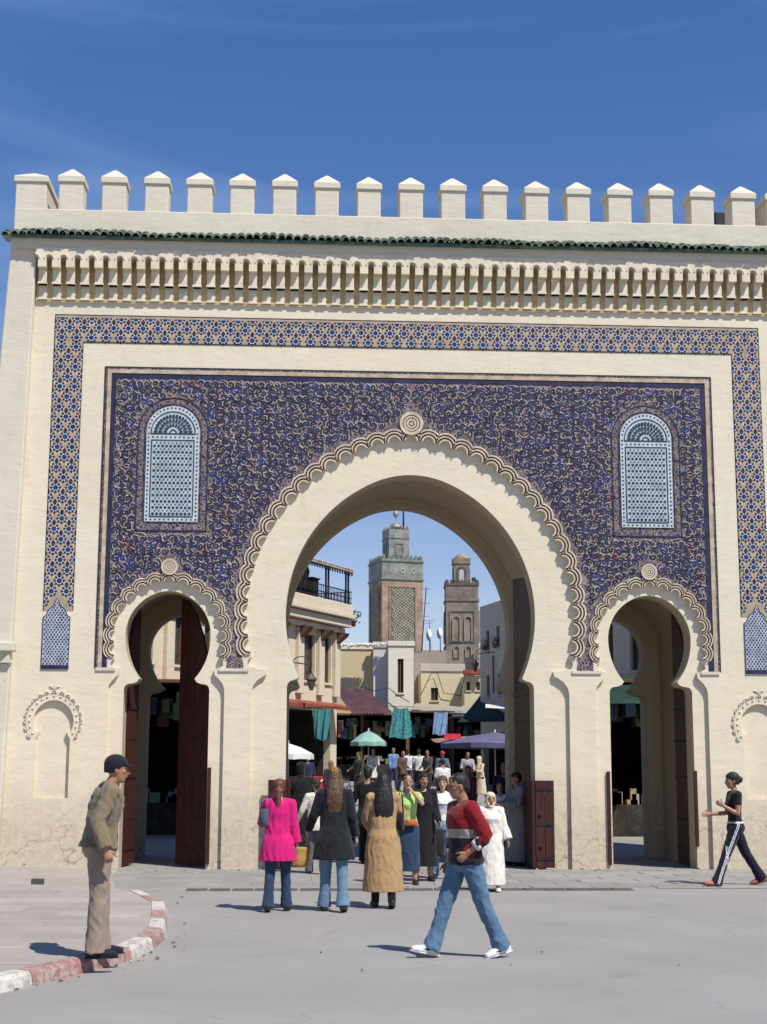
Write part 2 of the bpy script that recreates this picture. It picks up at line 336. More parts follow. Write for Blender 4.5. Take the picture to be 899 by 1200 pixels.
M_KR = kerb_paint('red_kerb_paint', (.31, .13, .125)); M_KW = kerb_paint('white_kerb_paint', (.58, .55, .51))
kerb = tag(empty('kerb', (0, 0, 0)), kind='structure')
seg = []
for i in range(len(KL)-4):
    a, c = Vector(KL[i]), Vector(KL[i+1]); n = max(1, round((c-a).length/.52)) 
    for k in range(n): seg.append((a.lerp(c, k/n), a.lerp(c, (k+1)/n)))
# kerb stones about a metre long made of two bends
def dirn(i): return (seg[min(i+1, len(seg)-1)][1]-seg[max(i-1, 0)][0]).normalized()
col = 0; i = 0; pat = [2, 2, 2, 3, 2, 2, 2, 2, 2, 2, 2, 2, 2, 2, 2, 2, 2, 2, 2]
pi = 0
while i < len(seg):
    n = min(pat[pi % len(pat)], len(seg)-i); pts = [seg[i][0]]+[seg[i+k][1] for k in range(n)]
    s = MB(); vs = []; fs = []
    for q, p in enumerate(pts):
        d = dirn(min(i+q, len(seg)-1)); nn = Vector((d.y, -d.x)); g = .006 if q == 0 else (-.006 if q == len(pts)-1 else 0); p = p+d*g
        for off, z in ((.04, -.05), (.015, .09), (-.01, .125), (-.16, .13), (-.17, -.05)):
            w = p+nn*off; vs.append((w.x, w.y, z+random.uniform(-.004, .004)))
    for q in range(n):
        for k in range(4): fs.append((q*5+k, q*5+5+k, q*5+6+k, q*5+1+k))
    fs += [(0, 1, 2, 3, 4), tuple(n*5+k for k in (4, 3, 2, 1, 0))]
    s.add(vs, fs); s.build('kerb_stone', (M_KW, M_KR)[pi % 2], kerb, bevel=.008); i += n; pi += 1

# ================================================================ the gate
GATE = tag(empty('city_gate', (0, 0, 0)), 'cream plastered city gate with blue tiled front, three horseshoe arches and crenellations', 'city gate')
def arc(r, a, zc, zend, k=1.0, n=40):
    """right half of a two-centred arch, from its foot at zend up to the crown"""
    t0 = math.asin(max(-1, (zend-zc)/(k*r))); t1 = math.acos(a/r); out = []
    for i in range(n+1):
        t = t0+(t1-t0)*i/n; out.append((-a+r*math.cos(t), zc+(k if t < 0 else 1)*r*math.sin(t)))
    xs_ = .22*r      # plaster rounds the crown off
    q = [i for i in range(len(out)) if out[i][0] < xs_ and out[i][1] > zc]
    if q and q[0] > 1:
        (xa, za), (xb, zb_) = out[q[0]-1], out[q[0]]; m_ = (zb_-za)/(xb-xa)
        for i in q: out[i] = (out[i][0], za+m_*(out[i][0]**2-xa*xa)/(2*xa))
    out[-1] = (0.0, out[-1][1]); return out
def mirror(half, cx=0.0):
    """right half (foot to crown) -> closed outline, counter-clockwise"""
    return [(cx+x, z) for x, z in half]+[(cx-x, z) for x, z in reversed(half[:-1])]
ZB = -.2
def opening(main, g=0.0, n=40):
    if main: return [(2.34+g, ZB), (2.34+g, 3.36), (2.325+g, 3.41), (2.28+g, 3.46), (2.19+g, 3.485), (2.14+g, 3.51)]+arc(2.81+g, .43, 4.72, 3.54, 1, n)
    return [(.795+g, ZB), (.795+g, 3.28), (.78+g, 3.34), (.74+g, 3.38), (.62+g, 3.40), (.55+g, 3.43)]+arc(.86+g, .06, 4.29, 3.49, 1.25, n)
CX = 4.585
def path_points(main, npt):
    """points along the whole scalloped arch line with tangent and outward normal"""
    half = arc(3.45, .35, 4.70, 3.80, 1, 400) if main else arc(1.03, .03, 4.28, 3.76, 2.0, 400)
    full = [Vector(p) for p in mirror(half)]; ln = [0]
    for p, q in zip(full, full[1:]): ln.append(ln[-1]+(q-p).length)
    out = []
    for i in range(npt):
        s = ln[-1]*i/(npt-1); k = min(max(1, np.searchsorted(ln, s)), len(full)-1)
        f = (s-ln[k-1])/(ln[k]-ln[k-1]); p = full[k-1].lerp(full[k], f); t = (full[min(k+3, len(full)-1)]-full[max(k-4, 0)]).normalized()
        out.append((p, t, Vector((t.y, -t.x))))
    return out, ln[-1]
NM, NS = 37, 17
PM, LM = path_points(True, NM); PS, LS = path_points(False, NS)
pitchM, pitchS = LM/(NM-1), LS/(NS-1); SCS = pitchS/pitchM
def recess(main):
    pts, p, s = (PM, pitchM, 1) if main else (PS, pitchS, SCS)
    r = .31*p; out = []
    for (c, t, n) in pts:
        for k in range(9):
            a = PI*(1-k/8.0); out.append(tuple(c+t*(r*math.cos(a))+n*(r*math.sin(a))))
    zlow = 3.70
    out = [q for q in out if q[1] > zlow]
    if main: low = [(3.0, ZB), (3.0, 3.26), (2.97, 3.36), (2.9, 3.46), (2.8, 3.53), (2.72, 3.57), (2.70, 3.66), (2.90, 3.675)]
    else: low = [(1.08, ZB), (1.08, 3.26), (1.06, 3.36), (1.0, 3.45), (.93, 3.52), (.89, 3.56), (.88, 3.66), (.95, 3.675)]
    return low+out+[(-x, z) for x, z in reversed(low)]
def shift(P, dx): return [(x+dx, z) for x, z in P]
NX = 6.645
nich = [(.315, 1.29), (.315, 2.36), (.27, 2.44), (.25, 2.5)]+arc(.40, .03, 2.68, 2.5, 1, 16)
niche = mirror(nich)
wall_out = [(-8.30, -.3), (8.30, -.3), (7.82, 12.04), (-7.82, 12.04)]
r_m, r_s = recess(True), recess(False)
b = MB(); b.prism(wall_out, 0, .085, 0, [r_m, shift(r_s, CX), shift(r_s, -CX), shift(niche, NX), shift(niche, -NX)], back=False)
b.build('wall', M_PL, GATE)
o_m, o_s = mirror(opening(True)), mirror(opening(False))
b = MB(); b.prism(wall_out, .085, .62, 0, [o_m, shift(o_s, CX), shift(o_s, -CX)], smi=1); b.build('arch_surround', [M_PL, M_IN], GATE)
ins_m = mirror([(2.62, ZB)]+arc(3.0, .385, 4.66, 4.6, 1, 24)); ins_s = mirror([(1.0, ZB)]+arc(1.06, .06, 4.35, 4.3, 1, 20))
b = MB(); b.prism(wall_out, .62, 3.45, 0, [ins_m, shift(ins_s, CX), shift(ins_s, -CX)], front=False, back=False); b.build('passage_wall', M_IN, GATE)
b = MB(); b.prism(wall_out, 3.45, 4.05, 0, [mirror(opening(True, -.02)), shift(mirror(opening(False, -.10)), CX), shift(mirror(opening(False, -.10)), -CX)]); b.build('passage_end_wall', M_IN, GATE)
# corner buttresses, battered
for sx in (-1, 1):
    b = MB(); P = [(sx*x, z) for x, z in ((8.36, -.25), (7.52, -.25), (7.30, 11.86), (7.80, 11.86))]; b.prism(P, -.20, .0, 0); b.build('buttress', M_PLW, GATE, bevel=.03)
    for z0, z1, d, w in ((3.95, 4.12, .14, .16), (3.68, 3.73, .05, .02)):
        b = MB(); b.box(min(sx*8.3, sx*(7.52-w)), max(sx*8.3, sx*(7.52-w)), -.2-d, -.1, z0, z1); b.build('string_course', M_PLW, GATE, bevel=.02)
    b = MB(); P = [(sx*x, z) for x, z in ((7.42, 3.74), (7.62, 3.74), (7.5, 3.86), (7.46, 3.9))]; b.prism(P, -.3, -.1); b.build('bracket', M_PLW, GATE)

# ------------------------------------------------ eaves: fascia, corbels, green tiles
ZT = 11.75            # top of corbel band
boxobj('fascia', -7.78, 7.78, -.285, .02, ZT-.005, 11.97, M_PLW, GATE, .01)
unit = MB(); p2 = .135; hw = .079; zt = 11.53; zb = 11.36; rr = p2-hw
pl = [(-p2, ZT), (-p2, zt)]+[(-p2+rr*math.sin(a)*1.0, zt-.0-rr*(0)-rr*(1-math.cos(a))*0+ (0)) for a in ()]
def quarter(sx):   # rounded head of the slot: from (edge, zt+rr) round to (hw, zt)
    return [(sx*(p2-rr*math.sin(a)), zt+rr*math.cos(a)) for a in [i*PI/2/6 for i in range(7)]]
top = [(p2, ZT)]+quarter(1)+[(hw, zb), (-hw, zb)]+list(reversed(quarter(-1)))+[(-p2, ZT)]
unit.prism(list(reversed(top)), -.305, 0, 0)
for z0, z1, d in ((11.06, zb, -.165), (10.78, 11.06, -.055)): unit.box(-hw, hw, d, 0, z0, z1-.002)
unit.box(-hw-.012, hw+.012, -.185, 0, 11.06, 11.085); unit.box(-hw-.012, hw+.012, -.075, 0, 10.78, 10.80)
for sx in (-1, 1):     # raised lip that runs over each slot head
    o1 = [(sx*(p2-(rr+.045)*math.sin(a)), zt+(rr+.045)*math.cos(a)) for a in [i*PI/2/6 for i in range(7)]]; o2 = [(sx*(p2-(rr+.02)*math.sin(a)), zt+(rr+.02)*math.cos(a)) for a in [i*PI/2/6 for i in range(7)]]
    P = o1+list(reversed(o2)); 
    if sx < 0: P = list(reversed(P))
    unit.prism(P, -.321, -.303, 0)
um = unit.mesh('corbel', M_RAW)
for i in range(54): put('corbel', um, GATE, ((i-26.5)*.2705, 0, random.uniform(-.004, .004)), (0, 0, random.uniform(-.006, .006)))
boxobj('cornice_ledge', -7.3, 7.3, -.04, .01, 10.74, 10.765, M_RAW, GATE, .01)
boxobj('cornice_backing', -7.3, 7.3, -.045, .004, 10.765, ZT, M_OCH, GATE, 0)
def barrel(r, ln, th, n=8):
    t = MB(); vs = []; fs = []
    for (y, f) in ((0, 1.0), (ln, .86)):
        for rad in (r*f, r*f-th):
            for k in range(n+1):
                a = PI*k/n; vs.append((rad*math.cos(a), y, rad*math.sin(a)))
    m = n+1
    for k in range(n):
        fs.append((k, k+1, 2*m+k+1, 2*m+k)); fs.append((m+k, 3*m+k, 3*m+k+1, m+k+1)); fs.append((k, m+k, m+k+1, k+1))
    fs += [(0, 2*m, 3*m, m), (n, m+n, 3*m+n, 2*m+n)]
    t.add(vs, fs, 0, False)
    for i, f in enumerate(fs):
        if i < 3*n and i % 3 == 2: t.m[i] = 1
    return t.mesh('roof_tile', [M_GTILE, mat('worn_tile_lip', (.36, .37, .27), .7, .35, 7, .3)])
bt = barrel(.080, .34, .016); TP = .1555; ang = R(23)
b = MB(); b.add([(-7.93, -.42, 11.97), (7.93, -.42, 11.97), (7.93, .02, 12.17), (-7.93, .02, 12.17), (-7.93, -.42, 11.93), (7.93, -.42, 11.93), (7.93, .02, 11.96), (-7.93, .02, 11.96)],
               [(0, 1, 2, 3), (4, 7, 6, 5), (0, 4, 5, 1), (0, 3, 7, 4), (1, 5, 6, 2)]); b.build('tile_bed', M_GTILE, GATE)
def eave_sag(x): return .018*math.sin(x*1.7)+.012*math.sin(x*4.3+1)
NT = 102
for row, (y0, z0) in enumerate(((-.475, 11.955), (-.25, 12.065))):
    for i in range(NT):
        x = (i-(NT-1)/2)*TP+random.uniform(-.012, .012)
        put('roof_tile', bt, GATE, (x, y0+random.uniform(-.02, .02), z0+eave_sag(x)+random.uniform(-.007, .007)), (ang+random.uniform(-.05, .05), random.uniform(-.06, .06), random.uniform(-.05, .05)))
# ------------------------------------------------ parapet and merlons
boxobj('parapet', -7.80, 7.95, .0, .52, 12.05, 12.655, M_PLW, GATE, .02)
mm = MB(); mm.box(-.235, .235, 0, .50, -.05, .58); mm = mm.mesh('merlon', M_PLW)
cm = MB(); w = .262
cm.add([(-w, -.035, .56), (w, -.035, .56), (w, .535, .56), (-w, .535, .56), (-w, -.035, .68), (w, -.035, .68), (w, .535, .68), (-w, .535, .68), (-.025, .13, .885), (.025, .13, .885), (.025, .36, .885), (-.025, .36, .885)],
       [(0, 3, 2, 1), (0, 1, 5, 4), (1, 2, 6, 5), (2, 3, 7, 6), (3, 0, 4, 7), (4, 5, 9, 8), (5, 6, 10, 9), (6, 7, 11, 10), (7, 4, 8, 11), (8, 9, 10, 11)]); cm = cm.mesh('cap', M_PLW)
def merlon(x, dy=1.0, sxs=1.0, z=12.655):
    o = put('merlon', mm, GATE, (x, .012, z), (0, 0, random.uniform(-.015, .015)), (sxs*random.uniform(.97, 1.03), dy, random.uniform(.985, 1.015)), bevel=.018)
    put('cap', cm, o, (0, 0, 0), bevel=.012)
for i in range(17): merlon((i-8)*.8405)
for sx in (-1, 1):
    cb = MB(); cb.box(-.30, .30, 0, 2.0, -.34, .58); o = put('merlon', cb.mesh('merlon', M_PLW), GATE, (sx*7.50, .012, 12.64), bevel=.02)
    cc = MB(); cc.add([(-.335, -.035, .56), (.335, -.035, .56), (.335, 2.04, .56), (-.335, 2.04, .56), (-.335, -.035, .68), (.335, -.035, .68), (.335, 2.04, .68), (-.335, 2.04, .68), (0, .3, .87), (0, 1.7, .87)],
        [(0, 3, 2, 1), (0, 1, 5, 4), (1, 2, 6, 5), (2, 3, 7, 6), (3, 0, 4, 7), (4, 5, 8), (5, 6, 9, 8), (6, 7, 9), (7, 4, 8, 9)]); put('cap', cc.mesh('cap', M_PLW), o, bevel=.012)
# bits of other roofs seen over the parapet
tag(boxobj('rooftop_hut', 6.9, 7.5, 2.6, 4.0, 12.36, 13.95, M_IRON, None, .02), 'small dark rooftop hut between the rightmost merlons', 'roof hut')
b = MB(); b.box(-7.6, -6.2, 1.9, 3.2, 12.36, 12.95); b.add([(-7.7, 1.8, 12.9), (-6.1, 1.8, 12.9), (-6.1, 3.3, 13.3), (-7.7, 3.3, 13.3)], [(0, 1, 2, 3)]); tag(b.build('tiled_shed', mat('old_brown_tile', (.17, .12, .09), .9, .4, 9, .6)), 'brown shed roof behind the leftmost merlon', 'shed')

# ------------------------------------------------ blue panel with carved arabesque
def offs(main, d): return [(c+n*d) for c, t, n in (PM if main else PS)]
PX, PZ0, PZ1 = 5.90, 3.675, 9.45
bot = []
for cx, main in ((CX, False), (0, True), (-CX, False)):   # walk the bottom edge right to left so that the outline is clockwise reversed later
    pts = [(cx+p.x, p.y) for p in offs(main, .185 if main else .185*SCS)]
    bot += [(pts[0][0], PZ0)]+pts+[(pts[-1][0], PZ0)]
panel = [(PX, PZ1), (-PX, PZ1), (-PX, PZ0)]+list(reversed(bot))+[(PX, PZ0)]
b = MB(); b.prism(panel, -.012, .0, 0, back=False); PANEL = b.build('tile_panel', M_AG, GATE)
# borders of the panel: dark line, pale strip, navy strip
def strip_(x0, x1, z0, z1, y, m, name='border_strip'):
    s = MB(); s.box(x0, x1, y, .0, z0, z1); return s.build(name, m, PANEL)
M_BLK = mat('dark_border', (.03, .03, .035), .6, .3, 7, .2)
for (i0, i1, m, y) in ((.0, -.03, M_BLK, -.014), (.03, .105, M_TAN, -.03), (.105, .135, M_BLK, -.017), (.135, .20, M_NAVY, -.02)):
    a, c = min(i0, i1), max(i0, i1)
    strip_(-PX+a, PX-a, PZ1-c, PZ1-a, y, m)
    for sx in (-1, 1): strip_(min(sx*(PX-a), sx*(PX-c)), max(sx*(PX-a), sx*(PX-c)), PZ0+.005, PZ1-c-.0015, y, m)
for x0, x1 in ((-PX, -PX+.36), (PX-.36, PX), (-3.62, -3.06), (3.06, 3.62)): strip_(x0, x1, PZ0-.05, PZ0+.0045, -.03, M_PLW, 'sill_strip')
def inside_arch(x, z, main, cx, off):
    """is (x, z) inside the scalloped arch line pushed out by off"""
    x = abs(x-cx)
    if z > 4.6 if main else z > 4.28:
        return (math.hypot(x+.35, z-4.7) < 3.45+off) if main else (math.hypot(x+.03, z-4.28) < 1.05+off)
    return x < (3.05 if main else 1.02)+off-(.05*(4.6-z) if main else 0)
def free(x, z, m=0.0):
    if not (.0 <= abs(x) < PX-.20-m and PZ0+m < z < PZ1-.2-m): return False
    if inside_arch(x, z, True, 0, .30+m) or inside_arch(abs(x), z, False, CX, .20+m): return False
    u = abs(x)-CX
    if abs(u) < .69+m and 6.24-m < z < 8.22: return False
    if z >= 8.22 and math.hypot(u, z-8.22) < .69+m: return False
    if math.hypot(x, z-8.52) < .27+m or math.hypot(u, z-5.67) < .19+m: return False
    return True
pts = []; GX, GZ = .146, .126
for j in range(int((PZ1-PZ0)/GZ)+1):
    for i in range(int(PX/GX)+1):
        x = (i+.5+(.5 if j % 2 else 0))*GX+random.uniform(-.014, .014); z = PZ0+.06+j*GZ+random.uniform(-.012, .012)
        if x > .06 and free(x, z, .03): pts.append((x, z, i, j))
def ribbon(mb, path, wid, y, mi, th=.006):
    vs = []; fs = []; n = len(path)
    for i, p in enumerate(path):
        d = path[min(i+1, n-1)]-path[max(i-1, 0)]; d = d.normalized() if d.length else Vector((1, 0)); q = Vector((-d.y, d.x)); w = wid[i]/2
        for s, yy in ((-1, y+th), (-.55, y), (.55, y), (1, y+th)): vs.append((p.x+q.x*w*s, yy, p.y+q.y*w*s))
    for i in range(n-1):
        for k in range(3): fs.append((i*4+k, i*4+k+1, i*4+5+k, i*4+4+k))
    mb.add(vs, fs, mi, False)
scroll = MB(); tails = MB()
for idx, (x, z, gi, gj) in enumerate(pts):
    r0 = random.uniform(.064, .084); hand = 1 if (gi+gj//2) % 2 else -1; a0 = (PI*.5 if gj % 2 else -PI*.35)*hand+(gi % 3)*.5+random.uniform(-.35, .35); turns = random.uniform(1.05, 1.4); N = 16
    path = []; 
    for i in range(N):
        f = i/(N-1); r = r0*(1-.78*f**.9); a = a0+hand*2*PI*turns*f; path.append(Vector((x+r*math.cos(a), z+r*math.sin(a))))
    # tail sweeping away from the curl
    t = (path[0]-path[1]).normalized(); nrm = Vector((-t.y, t.x))*hand; tail = [path[0]+t*(.042*k)-nrm*(.012*k*k*random.uniform(.2, 1)) for k in (3, 2, 1)]
    path = [p for p in tail if free(p.x, p.y, .01)]+path
    wn = [.014+.034*math.sin(PI*min(1, (i+1.5)/(len(path)-1)))**.7 if i < len(path)-1 else .05 for i in range(len(path))]
    y = -.016-random.uniform(0, .006); cm_ = random.random()
    nav = 1 if cm_ < .86 else (2 if cm_ < .92 else 3)
    for sx in (1, -1):
        pp = [Vector((p.x*sx, p.y)) for p in path]
        ribbon(scroll, pp, [w+random.uniform(.017, .023) for w in wn], y, 0 if cm_ < .96 else 4); ribbon(scroll, pp, wn, y-.005, nav, .005)
        c = pp[-1]; scroll.ball((c.x, y-.003, c.y), (.019, .008, .019), 6, 4, nav)
for _ in range(2200):    # small leaves and buds filling the gaps
    x, z = random.uniform(0, PX), random.uniform(PZ0, PZ1)
    if not free(x, z, .03): continue
    a = random.uniform(0, 2*PI); l = random.uniform(.03, .06); k = random.random(); mi = 0 if k < .7 else (4 if k < .76 else 1)
    for sx in (1, -1):
        p = [Vector((sx*(x+math.cos(a+s*.5)*l*s), z+math.sin(a+s*.5)*l*s)) for s in (-1, -.4, .3, 1)]
        ribbon(scroll, p, [.004, .02, .018, .003], -.026-random.uniform(0, .003), mi, .008)
M_PUR = mat('aubergine_glaze', (.045, .026, .055), .45, .4, 5, .2, .004); M_ORG = mat('rusty_clay', (.36, .21, .13), .8, .3, 6, .3)
tag(scroll.build('arabesque_scrollwork', [M_TAN, M_NAVY, M_BLUE, M_PUR, M_ORG], PANEL), kind='stuff')

# ------------------------------------------------ interlaced lobes round the arches
def lobe_mesh(p):
    mb = MB(); hp = p/2+.004
    for ra, rb, y0, mi in ((.31*p, .405*p, -.028, 0), (.405*p, .50*p, -.003, 1), (.50*p, .585*p, -.034, 0), (.585*p, .675*p, -.004, 1), (.675*p, .77*p, -.040, 0)):
        def lim(r): return max(R(2), math.acos(min(1, hp/r)))
        n = 14; vs = []; fs = []
        for i in range(n+1):
            f = i/n
            for r, y in ((ra, .004), (ra, y0+.004), (ra+.12*(rb-ra), y0), (rb-.12*(rb-ra), y0), (rb, y0+.004), (rb, .004)):
                l = lim(r); a = l+(PI-2*l)*f; vs.append((r*math.cos(a), y, r*math.sin(a)))
        for i in range(n):
            for k in range(5): fs.append((i*6+k, i*6+k+1, i*6+7+k, i*6+6+k))
        fs += [tuple(range(6)), tuple(n*6+k for k in range(5, -1, -1))]
        mb.add(vs, fs, mi, False)
    # eyelet at the joint
    mb.add([(hp+.08*p*math.cos(a)*.8, -.034, .26*p+.08*p*math.sin(a)*1.6) for a in [i*PI/5 for i in range(10)]], [tuple(range(10))], 0)
    for s in (0,): mb.ball((hp, -.034, .26*p), (.035*p, .01, .07*p), 8, 5, 1)
    return mb.mesh('lobe', [M_LOBE, M_MAR])
LMm, LMs = lobe_mesh(pitchM), lobe_mesh(pitchS)
for pts_, me, cx in ((PM, LMm, 0), (PS, LMs, CX), (PS, LMs, -CX)):
    for i, (c, t, n) in enumerate(pts_):
        if i in (0, len(pts_)-1): continue
        put('lobe', me, GATE, (cx+c.x, -.001*(i % 2), c.y), (0, math.atan2(t.y, -t.x), 0))
def rosette(cx, cz, r):
    mb = MB()
    for ra, rb, y, mi in ((0, .16, -.05, 0), (.16, .25, -.035, 1), (.25, .42, -.055, 0), (.42, .50, -.03, 1), (.50, .66, -.055, 0), (.66, .74, -.03, 1), (.74, 1.0, -.062, 0)):
        n = 28; vs = []; fs = []
        prof = ((ra, 0), (ra, y), (rb, y), (rb, 0))
        for i in range(n):
            a = 2*PI*i/n
            for q, yy in prof: vs.append((cx+r*q*math.cos(a), yy, cz+r*q*math.sin(a)))
        for i in range(n):
            j = (i+1) % n
            for k in range(3): fs.append((i*4+k, j*4+k, j*4+k+1, i*4+k+1))
        mb.add(vs, fs, mi)
    mb.build('rosette', [M_LOBE, M_MAR if r < .2 else M_NAVY], GATE)
rosette(0, 8.435, .23); rosette(CX, 5.585, .155); rosette(-CX, 5.585, .155)

# ------------------------------------------------ blind lattice windows
def disc(mb, x, z, r, n, y, mi, a0=0.0, h=.006):
    k = len(mb.v); vs = [(x+r*math.cos(a0+2*PI*i/n), y, z+r*math.sin(a0+2*PI*i/n)) for i in range(n)]
    vs += [(x+r*1.0*math.cos(a0+2*PI*i/n), y+h, z+r*1.0*math.sin(a0+2*PI*i/n)) for i in range(n)]
    mb.add(vs, [tuple(range(n))]+[(i, i+n, (i+1) % n+n, (i+1) % n) for i in range(n)], mi)
def ring(mb, cx, cz, ra, rb, y0, y1, mi, a0=0, a1=2*PI, n=24):
    vs = []; fs = []
    for i in range(n+1):
        a = a0+(a1-a0)*i/n
        for r, y in ((ra, y1), (ra, y0), (rb, y0), (rb, y1)): vs.append((cx+r*math.cos(a), y, cz+r*math.sin(a)))
    for i in range(n):
        for k in range(3): fs.append((i*4+k, i*4+k+1, i*4+5+k, i*4+4+k))
    mb.add(vs, fs, mi)
M_PALE = mat('pale_blue_glaze', (.41, .47, .51), .4, .2, 7, .2, .003, spec=.4)
WZ0, WZS, WH = 6.45, 8.20, .505
for sx in (-1, 1):
    cx = sx*CX
    w = tag(empty('lattice_window', (0, 0, 0)), None); w.parent = GATE
    # mottled border field round the window
    P = mirror([(.68, 6.265), (.68, 8.20)]+[(.68*math.cos(a), 8.20+.68*math.sin(a)) for a in [i*PI/2/16 for i in range(1, 17)]], cx)
    b = MB(); b.prism(P, -.018, -.005, 0, back=False); b.build('surround', M_AG, w)
    b = MB(); 
    for ra, rb in ((.655, .68), (.53, .548)):
        ring(b, cx, 8.20, ra, rb, -.026, -.016, 0, 0, PI)
        for s2 in (-1, 1): b.box(cx+min(s2*ra, s2*rb), cx+max(s2*ra, s2*rb), -.026, -.016, 6.265 if ra > .6 else 6.44, 8.20)
    b.box(cx-.68, cx+.68, -.026, -.016, 6.265, 6.29)
    for k in range(44):      # running scroll in the border
        a = k/43; 
    b.build('border_line', M_NAVY, w)
    b = MB()
    for i in range(150):
        s = random.random(); 
        if s < .36: x, z = cx-.605+random.uniform(-.035, .035), random.uniform(6.32, 8.2)
        elif s < .72: x, z = cx+.605+random.uniform(-.035, .035), random.uniform(6.32, 8.2)
        elif s < .9: a = random.uniform(0, PI); rr_ = .605+random.uniform(-.035, .035); x, z = cx+rr_*math.cos(a), 8.2+rr_*math.sin(a)
        else: x, z = cx+random.uniform(-.55, .55), 6.37+random.uniform(-.04, .04)
        a = random.uniform(0, PI); l = random.uniform(.02, .04)
        ribbon(b, [Vector((x-l*math.cos(a), z-l*math.sin(a))), Vector((x+.008, z)), Vector((x+l*math.cos(a), z+l*math.sin(a)))], [.006, .016, .006], -.026, random.choice((0, 0, 1)), .008)
    tag(b.build('border_scrolls', [M_PINK, M_NAVY], w), kind='stuff')
    P = mirror([(WH, WZ0), (WH, WZS)]+[(WH*math.cos(a), WZS+WH*math.sin(a)) for a in [i*PI/2/16 for i in range(1, 17)]], cx)
    b = MB(); b.prism(P, -.042, -.01, 0, back=False); b.build('frame', M_WHT, w)
    # frame studs
    b = MB()
    def stud(x, z): disc(b, x, z, .021, 4, -.047, 0, PI/4)
    for i in range(22):
        for s2 in (-1, 1): stud(cx+s2*(WH-.04), WZ0+.04+i*.0795)
    for i in range(1, 11): stud(cx-WH+.04+i*.0845, WZ0+.04); stud(cx-WH+.04+i*.0845, WZS-.11)
    for i in range(1, 19): a = PI*i/19; stud(cx+(WH-.04)*math.cos(a), WZS+(WH-.04)*math.sin(a))
    tag(b.build('frame_stud', M_DKT, w), kind='stuff')
    b = MB()       # dark inner line round the screen and the lunette
    x0, x1, z0, z1 = cx-.415, cx+.415, WZ0+.085, WZS-.16
    for a, c, d, e in ((x0, x1, z0, z0+.02), (x0, x1, z1-.02, z1), (x0, x0+.02, z0+.02, z1-.02), (x1-.02, x1, z0+.02, z1-.02), (cx-.43, cx+.43, WZS-.055, WZS-.03)): b.box(a, c, -.050, -.03, d, e)
    ring(b, cx, WZS-.03, .41, .43, -.050, -.03, 0, 0, PI)
    b.build('inner_line', M_DKT, w)
    b = MB(); b.prism([(x0+.035, z0+.035), (x1-.035, z0+.035), (x1-.035, z1-.035), (x0+.035, z1-.035)], -.046, -.03, 0)
    lp = .0765; rows = int((z1-z0-.09)/(lp*.866*.75))
    for j in range(24):
        zz = z0+.065+j*(z1-z0-.13)/23
        for i in range(10):
            xx = x0+.07+(i+(.5 if j % 2 else 0))*(x1-x0-.14)/9
            if xx > x1-.05: continue
            if j % 2 == 0: disc(b, xx, zz, .028, 6, -.052, 1, PI/6)
            else: disc(b, xx, zz, .016, 6, -.052, 1, 0)
    tag(b.build('lattice_screen', [M_PALE, M_DKT], w), kind='stuff')
    b = MB(); lz = WZS-.03
    for r0, r1, n in ((.12, .19, 9), (.215, .285, 13), (.305, .37, 17)):
        for i in range(n):
            a = PI*(i+.5)/n
            vs = []
            for f, wd in ((0, .25), (.35, .42), (.8, .36), (1, .1)):
                r = r0+(r1-r0)*f
                for s2 in (-1, 1): vs.append((r, a+s2*wd*PI/n))
            o = [(cx+r*math.cos(t), lz+r*math.sin(t)) for r, t in (vs[0::2]+list(reversed(vs[1::2])))]
            b.prism(o, -.051, -.03, 0)
    ring(b, cx, lz, .05, .075, -.051, -.03, 0, 0, PI, 12)
    for rr_ in (.20, .295): ring(b, cx, lz, rr_, rr_+.007, -.048, -.03, 0, 0, PI, 24)
    tag(b.build('lunette_petals', M_DKT, w), kind='stuff')

